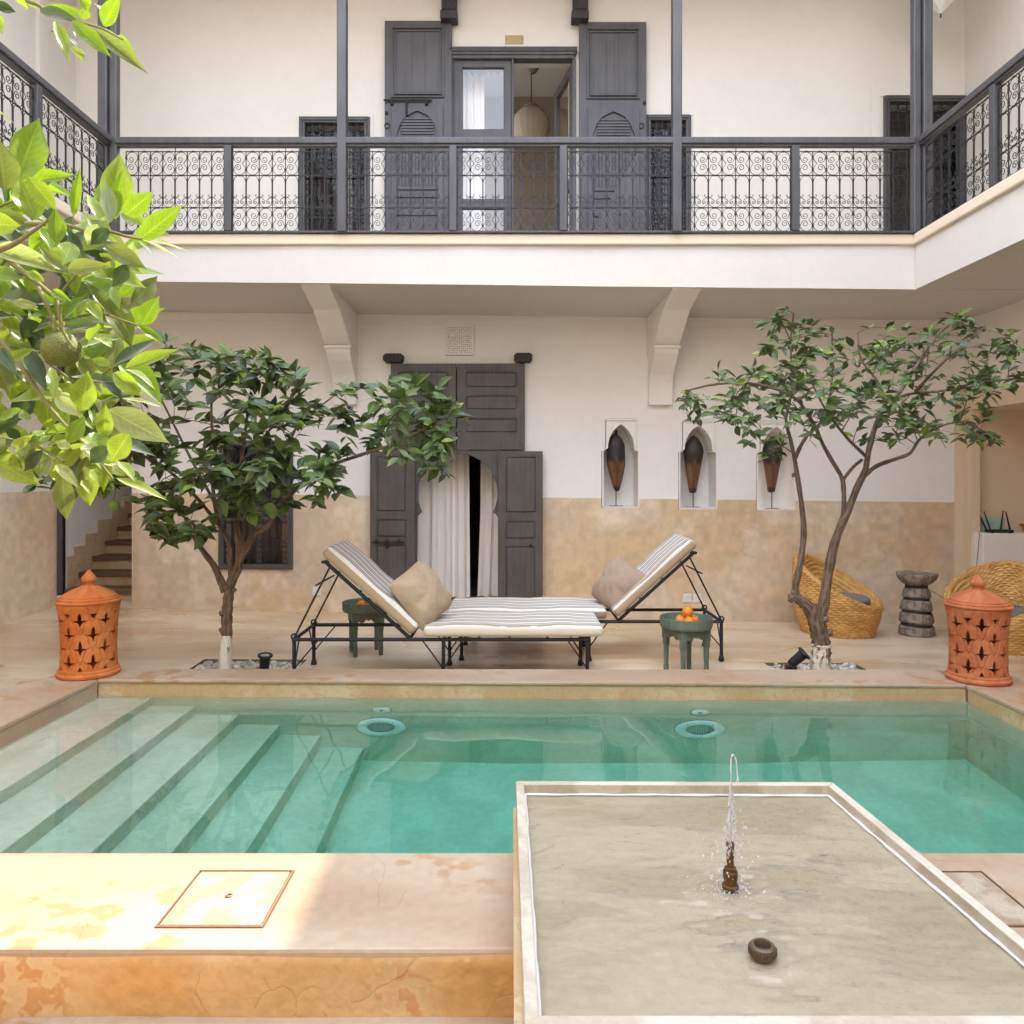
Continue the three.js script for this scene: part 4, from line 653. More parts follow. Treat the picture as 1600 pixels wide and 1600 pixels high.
// niches with carved masks
niches.forEach((n, i) => {
  const z = ZW, [a, b, yb] = n, top = yb - 129, sh = yb - 87, cx = (a + b) / 2 + 0.5, where = ['first niche, nearest the door', 'middle niche, under the leaf tips', 'third niche, behind the sparse tree'][i];
  const t = thing('wall_niche', `white arched wall niche, the ${where}`, 'niche', [0, 0, 0], 0, 'arched niches in the back wall');
  const arch = [[a + 6.5, sh - 5]];
  const wA = cx - (a + 7), H = sh - 5 - top; for (let k = 1; k <= 12; k++) { const u = k / 12; arch.push([a + 7 + wA * (1 - Math.cos(u * 1.18)) / (1 - Math.cos(1.18)), sh - 5 - H * Math.sin(u * 1.18) / Math.sin(1.18)]); }
  const right = arch.slice(0, -1).reverse().map(([x, y]) => [2 * cx - x, y]);
  const open = [[a, yb], [a, sh], [a + 7, sh - 5], ...arch.slice(1), ...right.slice(0, -1), [b - 6, sh - 5], [b, sh], [b, yb]];
  const outer = [[a - 2, yb + 0.5], [a - 2, sh - 1], [a + 4, sh - 6], [a + 4, top - 7], [b - 4, top - 7], [b - 4, sh - 6], [b + 2, sh - 1], [b + 2, yb + 0.5]];
  part('surround', boxUV(wallPiece(pxPts(outer, z - 0.003), [pxPts(open.map(([x, y]) => [x, Math.min(y, yb - 0.6)]), z - 0.003)], z - 0.003, 0.29)), M.white, t);
  part('back', boxUV(pbox(a - 3, top - 8, b + 3, yb + 2, z + 0.285, 0.02)), M.white, t);
  part('sill', boxUV(pbox(a - 1, yb - 0.3, b + 1, yb + 2, z + 0.002, 0.28)), M.white, t);
  part('moulding', boxUV(merge([pbox(a + 0.5, top - 9, b - 0.5, top - 6, z - 0.018, 0.03, 0.004), pbox(a + 0.5, top - 6, a + 3, sh - 4, z - 0.016, 0.03, 0.004), pbox(b - 3, top - 6, b - 0.5, sh - 4, z - 0.016, 0.03, 0.004), pbox(a + 3.5, top - 5.5, b - 3.5, top - 4, z - 0.01, 0.02, 0.003)])), M.white, t);
  // mask
  const zm = z + 0.12, k = [[962.5, 677, 768, 14.5], [1083, 680, 771, 16], [1206, 682, 770, 16]][i], yT = Y(k[1], zm), yB = Y(k[2], zm), hh = yT - yB, base = Y(yb, zm) + 0.004;
  const m = thing('carved_mask', `elongated dark carved wooden mask on a rod in the ${where}`, 'mask', [X(k[0], zm), base, -zm], 0, 'carved masks in the niches');
  const wM = k[3] * zm / F, f = (v) => (i === 0 ? Math.pow(Math.sin(Math.min(1, v * 4.2) * Math.PI / 2), 0.62) * (v < 0.5 ? 1 : 1 - 0.78 * Math.pow((v - 0.5) / 0.5, 1.35)) : Math.pow(Math.sin(Math.min(1, v * 3.4) * Math.PI / 2), 0.7) * (v < 0.3 ? 1 : 1 - 0.68 * Math.pow((v - 0.3) / 0.7, 1.0))) * (v > 0.975 ? Math.sqrt(Math.max(0.0, 1 - Math.pow((v - 0.975) / 0.025, 2))) : 1);
  const mg = surface((u, v) => { const a0 = u * Math.PI * 2, w0 = wM * f(v), c = Math.cos(a0), s = Math.sin(a0); let d = w0 * 0.75; const nose = Math.exp(-Math.pow(c / 0.16, 2)) * sm(0.4, 0.5, v) * sm(0.97, 0.9, v), cheek = Math.exp(-Math.pow((Math.abs(c) - 0.45) / 0.25, 2)) * sm(0.42, 0.5, v) * sm(0.75, 0.6, v); return V(w0 * c + 0.012 * (v - 0.5) * (i ? -1 : 1.5), yT - base - hh * v, s > 0 ? d * s + 0.016 * nose - 0.012 * cheek : d * 0.4 * s); }, 64, 64, true);
  { const p = mg.attributes.position, c = new Float32Array(p.count * 3), uv = mg.attributes.uv; for (let q = 0; q < p.count; q++) { const u = uv.getX(q), v = uv.getY(q), fx = Math.cos(u * Math.PI * 2), line = Math.max(Math.exp(-Math.pow((Math.abs(fx) - 0.13) / 0.05, 2)) * sm(0.45, 0.5, v) * sm(0.92, 0.85, v), i === 0 ? Math.exp(-Math.pow((v - 0.61 - Math.abs(fx) * 0.09) / 0.012, 2)) : 0), edge = 0.44 + 0.06 * Math.abs(Math.sin(fx * 3)), br = sm(edge - 0.05, edge + 0.06, v) * sm(0.92, 0.89, v), col = mix3([0.035, 0.025, 0.023], [0.19, 0.082, 0.036], br * (1 - 0.8 * line)); c.set(col, q * 3); } mg.setAttribute('color', new THREE.BufferAttribute(c, 3)); }
  const head = part('mask_face', mg, M.maskWood, m);
  if (i === 0) { const kn = lathe([[0.001, -0.012], [0.016, -0.004], [0.013, 0.012], [0.017, 0.024], [0.001, 0.034]], 14).translate(0.0, yT - base, 0.01); part('knob', kn, M.darkWood, head); }
  part('stand_rod', rod([0, 0, 0], [0, yB - base + 0.03, 0.0], 0.005), M.black, m);
  part('stand_base', box(0.13, 0.008, 0.09, 0, 0.004, 0, 0.002), M.black, m);
});
{ // perforated vent cover
  const z = ZW - 0.035, t = thing('vent_cover', 'square white perforated vent cover above the lower double door', 'vent'), r = rng(14), holes = [];
  for (let i = 0; i < 13; i++) for (let j = 0; j < 14; j++) { if (r() < 0.06) continue; const cx = 700 + i * 3 + (r() - 0.5) * 1.1, cy = 511.4 + j * 3 + (r() - 0.5) * 1.1, q = 0.72 + 0.25 * r(), h = []; for (let k = 0; k < 6; k++) h.push([cx + q * Math.cos(k * 1.047), cy + q * Math.sin(k * 1.047)]); holes.push(pxPts(h, z)); }
  part('grid_plate', boxUV(wallPiece(pxRect(696.5, 507.5, 739.5, 554, z), holes, z, 0.012)), M.white, t);
  part('housing', boxUV(merge([pbox(696, 507, 740, 509, z - 0.002, 0.04, 0.003), pbox(696, 552.5, 740, 554.5, z - 0.002, 0.04, 0.003), pbox(696, 509, 697.4, 552.5, z - 0.002, 0.04, 0.003), pbox(738.6, 509, 740, 552.5, z - 0.002, 0.04, 0.003)])), M.white, t);
  part('cavity', pbox(697, 508, 739, 554, z + 0.03, 0.004), M.dark, t);
}
for (const [a, y, label] of [[488.5, 917, 'white wall socket in the dado behind the left lounger'], [1067, 928, 'white wall socket, left one of the pair behind the right lounger'], [1082.5, 928, 'white wall socket, right one of the pair behind the right lounger']]) {
  const z = ZW, t = thing('wall_socket', label, 'socket', [0, 0, 0], 0, 'wall sockets in the dado'), cx = X(a + 6.6, z), cy = Y(y + 6.6, z);
  part('cover_plate', box(0.083, 0.083, 0.012, cx, cy, -z + 0.005, 0.005), M.plastic, t);
  part('socket_well', lathe([[0.021, 0.012], [0.0215, 0.0125], [0.0175, 0.004], [0.0, 0.003]], 20).rotateX(Math.PI / 2).translate(cx, cy, -z + 0.0), flat(0.5, 0.49, 0.46, 0.5), t);
  part('pin', rod([cx, cy + 0.008, -z], [cx, cy + 0.008, -z + 0.013], 0.003, 6), M.brass, t);
}
{ // paper star at the top right of the gallery
  const z = 6.72, y = Y(22, z), t = thing('paper_lantern', 'white pointed paper lantern tip hanging in the right gallery corner', 'lantern', [X(1470, z), y, -z]);
  const g = new THREE.CylinderGeometry(0.28, 0.001, 0.26, 6, 1, true).translate(0, 0.13, 0); const g2 = new THREE.CylinderGeometry(0.02, 0.28, 0.26, 6, 1, true).translate(0, 0.39, 0);
  part('paper_shade', [clean(g), clean(g2)].map((q) => toCreasedNormals(q, 0.1)), new THREE.MeshPhysicalMaterial({ color: rgb(0.82, 0.8, 0.77), roughness: 0.95, transmission: 0.35, thickness: 0, side: THREE.DoubleSide }), t);
  part('cord', rod([0, 0.5, 0], [0, 6.08 - y, 0], 0.004), M.dark, t); part('tip', rod([0, -0.03, 0], [0, 0.02, 0], 0.006), M.dark, t);
}
// ------------------------------------------------------------------ loungers, cushions, tables
function cushionGeo(w, h, t, seed) {
  const r = rng(seed), p1 = r() * 6, p2 = r() * 6, side = (s) => surface((u, v) => {
    const a = u * 2 - 1, b = v * 2 - 1, f = Math.pow(Math.max(0, 1 - Math.pow(Math.abs(a), 2.6)), 0.55) * Math.pow(Math.max(0, 1 - Math.pow(Math.abs(b), 2.6)), 0.55);
    const pinch = 1 - 0.05 * (1 - Math.pow(Math.abs(b), 2)) - 0.07 * Math.pow(Math.abs(b), 8), pinch2 = 1 - 0.05 * (1 - a * a) - 0.07 * Math.pow(Math.abs(a), 8);
    const edge = Math.max(Math.abs(a), Math.abs(b)), wr = 0.006 * Math.sin(a * 9 + b * 5 + p1) * sm(0.3, 0.8, edge) + 0.005 * Math.sin(Math.atan2(b, a) * 9 + p2) * edge * (1 - Math.pow(edge, 6)) + 0.004 * Math.sin(a * 4 - b * 7 + p2);
    return V(a * w / 2 * pinch, b * h / 2 * pinch2, s * (t / 2 * f + (f > 0.02 ? wr * Math.min(1, f * 3) : 0)));
  }, 36, 36);
  const g = merge([side(1), side(-1)]); const p = g.attributes.position; for (let i = 0; i < g.attributes.uv.count; i++) g.attributes.uv.setXY(i, p.getX(i), p.getY(i)); return g;
}
function mattressGeo(L, H, W, seed, stripeW) {              // long in x, stripes run along it
  let g = new THREE.BoxGeometry(L, H, W, 60, 6, 30); g.deleteAttribute('uv'); g.deleteAttribute('normal'); g = mergeVertices(g);
  const r = 0.03, p = g.attributes.position, q = rng(seed), ph = [q() * 6, q() * 6, q() * 6], uv = [];
  for (let i = 0; i < p.count; i++) {
    const v = V(p.getX(i), p.getY(i), p.getZ(i)), c = V(THREE.MathUtils.clamp(v.x, -L / 2 + r, L / 2 - r), THREE.MathUtils.clamp(v.y, -H / 2 + r, H / 2 - r), THREE.MathUtils.clamp(v.z, -W / 2 + r, W / 2 - r)), d = v.clone().sub(c);
    if (d.lengthSq() > 1e-10) v.copy(c).addScaledVector(d.normalize(), r);
    const top = v.y > 0 ? 1 : 0.15;
    v.y += top * (0.003 * Math.sin(v.x * 7 + ph[0]) * Math.sin(v.z * 9 + ph[1]) + 0.0012 * Math.sin(v.x * 27 + v.z * 6 + ph[2]) - 0.004 * Math.cos(v.x / L * 6.28 * 2)) ; v.z += 0.004 * Math.sin(v.x * 8 + ph[2]) * (Math.abs(v.z) / W * 2);
    p.setXYZ(i, v.x, v.y, v.z);
    const half = W / 2, u0 = Math.abs(v.z) < half - 0.012 || v.y > H / 2 - 0.012 ? (v.z + half) / W : v.z > 0 ? 1 + (H / 2 - v.y) : -(H / 2 - v.y);
    uv.push(v.x, (u0 + 0.5) / 2);
  }
  g.setAttribute('uv', new THREE.Float32BufferAttribute(uv, 2)); g.computeVertexNormals(); return g;
}
function lounger(label, pos, turn, seed, mSeat, mBack) {
  const t = thing('sun_lounger', label, 'sun lounger', pos, turn, 'sun loungers by the pool'), W = 0.52, a = -0.95, b = 0.955, h = 0.29, R = 0.0125, w2 = W / 2 - 0.012;
  part('frame', [rod([a, h, w2], [b, h, w2], R), rod([a, h, -w2], [b, h, -w2], R), rod([a, h, -w2], [a, h, w2], R), rod([b, h, -w2], [b, h, w2], R), rod([0.02, h, -w2], [0.02, h, w2], R * 0.8), rod([-0.2, h, -w2], [-0.2, h, w2], R * 0.8), ...[0.25, 0.45, 0.7].map((x) => rod([x, h, -w2], [x, h, w2], R * 0.7)), ...[a, b].flatMap((x) => [w2, -w2].map((z) => new THREE.SphereGeometry(0.018, 10, 8).translate(x, h, z)))], M.iron, t);
  for (const x of [a, 0.02, b]) for (const z of [w2, -w2]) { const l = part('leg', rod([x, 0.012, z], [x, h, z], R), M.iron, t); part('rubber_foot', lathe([[0.0, 0], [0.019, 0.001], [0.021, 0.012], [0.017, 0.03], [0.0145, 0.042], [0.0, 0.042]], 14).translate(x, 0, z), M.black, l); }
  const br = []; for (const z of [w2, -w2]) { br.push(rod([a, 0.1, z], [a + 0.16, h, z], 0.005), rod([b, 0.1, z], [b - 0.13, h, z], 0.005), rod([0.02, 0.1, z], [0.15, h, z], 0.005), rod([0.02, 0.1, z], [-0.12, h, z], 0.005)); } for (const x of [a, b, 0.02]) br.push(rod([x, 0.1, w2], [x, h, w2 - 0.13], 0.005), rod([x, 0.1, -w2], [x, h, -w2 + 0.13], 0.005));
  part('brace', br, M.iron, t);
  const px = -0.2, py = h + 0.012, ang = 42 * deg, Lb = 0.735, tx = px - Math.cos(ang) * Lb, ty = py + Math.sin(ang) * Lb;
  part('backrest_frame', [rod([px, py, w2], [tx, ty, w2], R), rod([px, py, -w2], [tx, ty, -w2], R), rod([tx, ty, -w2], [tx, ty, w2], R), ...[0.3, 0.6].map((k) => rod([lerp(px, tx, k), lerp(py, ty, k), -w2], [lerp(px, tx, k), lerp(py, ty, k), w2], R * 0.7)), ...[w2, -w2].map((z) => box(0.05, 0.02, 0.03, tx, ty, z, 0.006))], M.iron, t);
  for (const z of [w2, -w2]) part('prop', [rod([tx + 0.03, ty - 0.03, z], [a, h + 0.01, z], 0.0065), new THREE.TorusGeometry(0.018, 0.006, 6, 14).translate(a, h + 0.018, z)], M.iron, t);
  part('prop_tie', rod([lerp(tx, a, 0.3), lerp(ty, h, 0.3), -w2], [lerp(tx, a, 0.3), lerp(ty, h, 0.3), w2], 0.006), M.iron, t);
  const Wm = 0.57, seat = part('seat_mattress', mattressGeo(1.17, 0.078, Wm, seed), mSeat, t); seat.position.set(0.475, h + 0.06, 0);
  const back = part('back_mattress', mattressGeo(0.79, 0.085, Wm, seed + 1), mBack, t), m = Lb / 2 + 0.03; back.position.set(px - Math.cos(ang) * m + Math.sin(ang) * 0.064, py + Math.sin(ang) * m + Math.cos(ang) * 0.064, 0); back.rotation.z = Math.PI - ang; back.rotation.x = 0; back.rotation.order = 'ZYX'; back.rotation.set(Math.PI, 0, Math.PI - ang);
  return t;
}
lounger('black iron lounger with striped mattress nearest the pool, backrest raised at its left end', [-0.466, floorY(-0.4, 5.24), -5.24], 0, 31, M.ticking, M.tickingTan);
lounger('black iron lounger with striped mattress farther from the pool, backrest raised at its right end', [0.585, floorY(0.6, 5.88), -5.88], Math.PI, 41, M.tickingTaupe, M.tickingTan);
function cushion(label, m, c, normal, up, s, seed) {
  const t = thing('throw_cushion', label, 'cushion', [c.x, c.y, c.z]), n = normal.clone().normalize(), x = up.clone().cross(n).normalize(), y = n.clone().cross(x);
  const o = part('cover', cushionGeo(s, s, 0.22, seed), m, t); o.quaternion.setFromRotationMatrix(new THREE.Matrix4().makeBasis(x, y, n));
  const rim = []; for (const [u, v, w, q] of [[-1, -1, 1, -1], [1, -1, 1, 1], [1, 1, -1, 1], [-1, 1, -1, -1]]) { const pts = []; for (let k = 0; k <= 8; k++) { const a = lerp(u, w, k / 8), b = lerp(v, q, k / 8); pts.push(V(a * s / 2 * (1 - 0.05 * (1 - b * b) - 0.07 * Math.pow(Math.abs(b), 8)), b * s / 2 * (1 - 0.05 * (1 - a * a) - 0.07 * Math.pow(Math.abs(a), 8)), 0)); } rim.push(sweep(pts, 0.003, 5)); }
  part('seam', rim, m, o); return t;
}
cushion('beige linen cushion leaning on the backrest of the nearer lounger', M.linen, P(659, 929, 5.16), V(0.62, 0.42, 0.55), V(-0.62, 0.78, 0.0), 0.39, 3);
cushion('brown taupe cushion leaning on the backrest of the farther lounger', M.taupe, P(966, 915, 5.8), V(-0.62, 0.45, 0.55), V(0.55, 0.8, -0.0), 0.38, 7);

function sideTable(label, x, z, turn, oranges) {
  const fy = floorY(x, z), t = thing('side_table', label, 'side table', [x, fy, -z], turn, 'green tray tables'), H = 0.395, R = 0.178;
  part('tray', lathe([[0, H - 0.062], [R - 0.016, H - 0.062], [R - 0.011, H - 0.058], [R - 0.008, H - 0.003], [R - 0.004, H], [R, H - 0.003], [R - 0.001, H - 0.055], [R - 0.008, H - 0.072], [R - 0.02, H - 0.075], [0, H - 0.075]], 56), M.sage, t);
  const s = 0.118; // square apron with a scalloped lower edge, legs turned
  for (let k = 0; k < 4; k++) {
    const low = []; for (let i = 0; i <= 24; i++) { const u = i / 24, d = Math.abs(u - 0.5) * 2; let y = H - 0.155; if (d < 0.78) y = H - 0.13 - 0.012 * Math.abs(Math.sin(u * Math.PI * 5)) + (d < 0.25 ? 0.014 : 0); low.push([lerp(-s, s, u), y]); }
    const g = new THREE.ExtrudeGeometry(shape([...low, [s, H - 0.075], [-s, H - 0.075]]), { depth: 0.016, bevelEnabled: false }).translate(0, 0, s - 0.018).rotateY(k * Math.PI / 2);
    part('apron', boxUV(g), M.sage, t);
    const pr = [[0.0, 0], [0.0145, 0.001], [0.0165, 0.02], [0.0185, 0.035], [0.0165, 0.045], [0.019, 0.052], [0.016, 0.06], [0.0165, 0.1], [0.018, 0.14], [0.0175, 0.168], [0.02, 0.174], [0.0165, 0.182], [0.0205, 0.19], [0.0175, 0.197], [0.0, 0.197]];
    const a = k * Math.PI / 2 + Math.PI / 4, d = (s - 0.022) * Math.SQRT2, lx = Math.cos(a) * d, lz = Math.sin(a) * d;
    part('leg', [lathe(pr, 16).translate(lx, 0, lz), box(0.036, H - 0.076 - 0.196, 0.036, lx, (H - 0.076 + 0.196) / 2, lz, 0.003)], M.sage, t);
  }
  const peel = orangeMat, rr = 0.0375;
  for (const [dx, dy, dz, label2] of oranges) { const o = thing('orange', label2, 'orange', [x + dx, fy + H - 0.062 + dy, -z + dz], dx * 40, 'oranges on the tray tables'); part('peel', orangeGeo, peel, o); part('stem_end', lathe([[0.0, 0.0365], [0.004, 0.0372], [0.0045, 0.0385], [0.0, 0.0392]], 8), flat(0.12, 0.13, 0.03, 0.8), o); o.rotation.z = (dz * 9 + dx * 14); void rr; }
}
const orangeMat = (() => { const a = fbm(128, 128, 48, 48, 2, 7); return std({ color: rgb(0.83, 0.235, 0.012), roughness: 0.42, bumpMap: grayTex(128, 128, (x, y, i) => a[i], 1, 1), bumpScale: 0.0012 }); })();
const orangeGeo = new THREE.SphereGeometry(0.0375, 28, 20).scale(1, 0.97, 1);
sideTable('round sage green tray table with four oranges, right of the nearer lounger', X(1072, 5.26), 5.26, 24 * deg, [[-0.037, 0.037, 0.0, 'left orange at the bottom of the small pile on the right table'], [0.006, 0.0365, 0.058, 'front orange at the bottom of the small pile on the right table'], [0.05, 0.0365, 0.002, 'right orange at the bottom of the small pile on the right table'], [0.006, 0.096, 0.018, 'orange lying on top of the small pile on the right table']]);
sideTable('round sage green tray table half hidden behind the raised back of the nearer lounger', X(572, 5.82), 5.82, 20 * deg, [[-0.03, 0.0365, 0.03, 'orange in the tray of the table behind the lounger, left one'], [0.045, 0.0365, 0.0, 'orange in the tray of the table behind the lounger, right one']]);

// ------------------------------------------------------------------ terracotta lanterns, pierced and incised
function lanternBody(N = 7) {
  const H = 0.455, nu = 392, nv = 176, y0 = 0.045;
  const rad = (y) => { const t = y / H; return 0.158 + 0.022 * Math.pow(Math.abs(t - 0.42) / 0.58, 2.2) * (t > 0.42 ? 1 : 0.55); };
  const rows = 4, ys = (k) => 0.098 + (3 - k) * 0.087, per = Math.PI * 2 / N, arcU = (a) => a * 0.165;
  const fle = (dx, dy) => { dx /= 1.3; dy /= 1.22; // leaf-shaped slit with two side barbs and a point below
    const leaf = dy > -0.004 && dy < 0.046 ? Math.abs(dx) < 0.0092 * Math.sin(Math.min(1, Math.max(0, (dy + 0.014) / 0.06)) * Math.PI) : false;
    const barb = Math.abs(dx) < 0.0265 && dy < 0.006 - 0.1 * Math.abs(dx) * 0.25 && dy > -0.0015 - 0.006 * (1 - Math.abs(dx) / 0.0265) - (Math.abs(dx) < 0.016 ? 0.012 * (1 - Math.abs(dx) / 0.016) : 0);
    const pt = dy <= 0 && dy > -0.034 && Math.abs(dx) < 0.0115 * (1 + dy / 0.034);
    return leaf || barb || pt;
  };
  const wrap = (a) => a - Math.round(a / per) * per;
  const holeAt = (a, y) => {
    for (let k = 0; k < rows; k++) { const dx = arcU(wrap(a - (k % 2 ? per / 2 : 0))), dy = y - ys(k); if (fle(dx, dy)) return true; }
    const t = arcU(wrap(a - per / 2)), top = ys(0) + 0.048; if (y < top && y > top - 0.034 && Math.abs(t) < 0.021 * (1 - (top - y) / 0.034)) return true;   // triangles above
    const bt = 0.052 , t2 = arcU(wrap(a - 0)); if (y > bt && y < bt + 0.03 && Math.abs(t2) < 0.016 * (1 - (y - bt) / 0.03)) return true;
    return false;
  };
  const groove = (a, y) => { // ogee lattice between the slits
    let d = 1; for (let k = -1; k <= 5; k++) { const c = k % 2 ? per / 2 : 0, dx = Math.abs(arcU(wrap(a - c))), base = ys(k) - 0.045, tt = (y - base) / 0.148; if (tt < 0 || tt > 1) continue; const w = 0.074 * Math.sqrt(Math.max(0, 1 - Math.pow(tt, 1.5))) * (1 + 0.1 * Math.sin(tt * 9)); d = Math.min(d, Math.abs(dx - w)); } return Math.exp(-Math.pow(d / 0.0042, 2));
  };
  const pos = [], idx = [], uv = []; const solid = new Uint8Array(nu * nv);
  for (let j = 0; j < nv; j++) for (let i = 0; i < nu; i++) { const a = (i + 0.5) / nu * Math.PI * 2, y = y0 + (j + 0.5) / nv * (H - y0); solid[j * nu + i] = holeAt(a, y) ? 0 : 1; }
  const th = 0.013, vi = (side, i, j) => (side * (nv + 1) + j) * (nu + 1) + i;
  for (let s = 0; s < 2; s++) for (let j = 0; j <= nv; j++) for (let i = 0; i <= nu; i++) { const a = i / nu * Math.PI * 2, y = y0 + j / nv * (H - y0), r = rad(y) - (s ? th : 0.006 * groove(a, y) * sm(y0 + 0.004, y0 + 0.02, y) * sm(H - 0.004, H - 0.02, y)); pos.push(r * Math.cos(a), y, r * Math.sin(a)); uv.push(a * 0.16, y); }
  for (let j = 0; j < nv; j++) for (let i = 0; i < nu; i++) if (solid[j * nu + i]) {
    const q = (s, a, b, c, d) => idx.push(a, b, c, a, c, d); void q;
    q(0, vi(0, i, j), vi(0, i, j + 1), vi(0, i + 1, j + 1), vi(0, i + 1, j)); q(1, vi(1, i, j), vi(1, i + 1, j), vi(1, i + 1, j + 1), vi(1, i, j + 1));
    const nb = (di, dj) => { const jj = j + dj; return jj < 0 || jj >= nv ? 1 : solid[jj * nu + (i + di + nu) % nu]; };
    if (!nb(1, 0)) q(0, vi(0, i + 1, j), vi(0, i + 1, j + 1), vi(1, i + 1, j + 1), vi(1, i + 1, j)); if (!nb(-1, 0)) q(0, vi(0, i, j), vi(1, i, j), vi(1, i, j + 1), vi(0, i, j + 1));
    if (!nb(0, 1)) q(0, vi(0, i, j + 1), vi(1, i, j + 1), vi(1, i + 1, j + 1), vi(0, i + 1, j + 1)); if (!nb(0, -1)) q(0, vi(0, i, j), vi(0, i + 1, j), vi(1, i + 1, j), vi(1, i, j));
  }
  const g = new THREE.BufferGeometry(); g.setAttribute('position', new THREE.Float32BufferAttribute(pos, 3)); g.setAttribute('uv', new THREE.Float32BufferAttribute(uv, 2)); g.setIndex(idx);
  const c = toCreasedNormals(g, 0.7); return c;
}
const latheUV = (g0) => { const g = toCreasedNormals(g0, 0.45); const p = g.attributes.position, u = g.attributes.uv; for (let i = 0; i < p.count; i++) u.setXY(i, Math.atan2(p.getZ(i), p.getX(i)) * 0.16, p.getY(i) + 0.3 * Math.hypot(p.getX(i), p.getZ(i))); return g; };
function lantern(label, m, pos, turn, sc) {
  const t = thing('clay_lantern', label, 'lantern', pos, turn, 'pierced clay lanterns'); t.scale.set(...sc);
  part('pierced_body', lanternGeo, m, t);
  part('foot', latheUV(lathe([[0.0, 0.004], [0.17, 0.0], [0.179, 0.006], [0.181, 0.02], [0.174, 0.03], [0.17, 0.033], [0.171, 0.04], [0.168, 0.048], [0.15, 0.05], [0.0, 0.045]], 64)), m, t);
  const lid = part('lid', latheUV(lathe([[0.14, 0.445], [0.17, 0.448], [0.186, 0.46], [0.189, 0.468], [0.184, 0.474], [0.17, 0.477], [0.171, 0.484], [0.166, 0.490], [0.157, 0.493], [0.157, 0.499], [0.14, 0.512], [0.11, 0.53], [0.075, 0.548], [0.05, 0.558], [0.04, 0.562], [0.0, 0.562]], 64)), m, t);
  part('finial', latheUV(lathe([[0.034, 0.556], [0.031, 0.566], [0.031, 0.576], [0.037, 0.582], [0.043, 0.594], [0.043, 0.606], [0.036, 0.62], [0.024, 0.634], [0.014, 0.648], [0.006, 0.66], [0.0, 0.663]], 28)), m, lid);
  return t;
}
const lanternGeo = lanternBody();
lantern('orange terracotta lantern on the left corner of the pool kerb', M.terracotta, [X(139, 4.79), DECK + 0.001, -4.79], 1.32, [1, 0.985, 1]);
lantern('red brown terracotta lantern on the right corner of the pool kerb', M.terracottaRed, [X(1528, 4.66), DECK + 0.001, -4.66], 0.7, [0.985, 0.97, 0.985]);

// ------------------------------------------------------------------ wicker tub chairs, carved stool
function tubChair(label, x, z, th0) {
  const t = thing('wicker_chair', label, 'chair', [x, floorY(x, z), -z], 0, 'round wicker tub chairs');
  const rim = (a) => 0.475 + 0.205 * Math.cos(a - th0), R = (k) => lerp(0.295, 0.375, Math.pow(k, 0.8)) + 0.03 * Math.sin(k * Math.PI);
  const S = 34, th = 0.055, base = (u, v) => { // outer wall, rolled rim, inner wall; also the run along the wall in metres
    const a = u * Math.PI * 2, h = rim(a); let r, y, nr, ny, run;
    if (v < 0.55) { const k = v / 0.55; y = k * (h - th / 2); r = R(y / 0.62); nr = 1; ny = 0; run = y; }
    else if (v < 0.68) { const b = (v - 0.55) / 0.13 * Math.PI; r = R((h - th / 2) / 0.62) - th / 2 + Math.cos(b) * th / 2; y = h - th / 2 + Math.sin(b) * th * 0.55; nr = Math.cos(b); ny = Math.sin(b); run = h - th / 2 + b * th / 2; }
    else { const k = (v - 0.68) / 0.32; y = lerp(h - th / 2, 0.26, k); r = R(Math.max(y, 0.3) / 0.62) - th - 0.05 * k; nr = -1; ny = 0; run = h + 0.05 + k * Math.max(0.05, h - 0.3); }
    const row = run / 0.021, ri = Math.floor(row), fr = row - ri, prof = Math.sqrt(Math.max(0, 1 - Math.pow(2 * fr - 1, 2))), over = 0.5 + 0.5 * Math.cos((u * S * 2 + ri) * Math.PI), d = 0.013 * prof * (0.3 + 0.7 * over) - 0.005;
    r += nr * d; y += ny * d; return V(r * Math.cos(a), y, r * Math.sin(a));
  };
  const shell = surface(base, 352, 300, true);
  { const u = shell.attributes.uv, p = shell.attributes.position; for (let i = 0; i < u.count; i++) u.setXY(i, u.getX(i) * 5, u.getY(i) * 3 + 0 * p.count); }
  part('woven_shell', shell, M.wicker, t);
  const strip = []; { const p1 = [], p2 = []; for (let i = 0; i <= 160; i++) { const a = i / 160 * Math.PI * 2, q = 0.006 * Math.sin(a * 30), c = 0.005 * Math.cos(a * 30); p1.push(V((0.3 + q) * Math.cos(a), 0.014 + c, (0.3 + q) * Math.sin(a))); p2.push(V((0.3 - q) * Math.cos(a), 0.014 - c, (0.3 - q) * Math.sin(a))); } strip.push(sweep(p1, 0.008, 6, false), sweep(p2, 0.008, 6, false)); }
  part('braided_edge', strip, M.wickerPlain, t);
  part('seat', new THREE.CylinderGeometry(0.31, 0.31, 0.02, 40).translate(0, 0.262, 0), M.wickerPlain, t);
  const c = thing('seat_cushion', label.includes('sparse') ? 'round grey seat cushion in the wicker chair behind the sparse tree' : 'round grey seat cushion in the wicker chair behind the right lantern', 'cushion', [x, floorY(x, z) + 0.273, -z], 0, 'round grey seat cushions');
  part('cover', lathe([[0, 0], [0.24, 0.0], [0.262, 0.012], [0.27, 0.03], [0.262, 0.05], [0.24, 0.064], [0.15, 0.074], [0, 0.078]], 40), M.greyCloth, c);
}
M.wickerPlain = flat(0.56, 0.30, 0.085, 0.6);
tubChair('round woven wicker tub chair against the wall behind the sparse tree', X(1309, 6.86), 6.86, Math.PI + 0.7);
tubChair('round woven wicker tub chair cut by the right edge, behind the right lantern', 3.93, 6.22, -0.7);
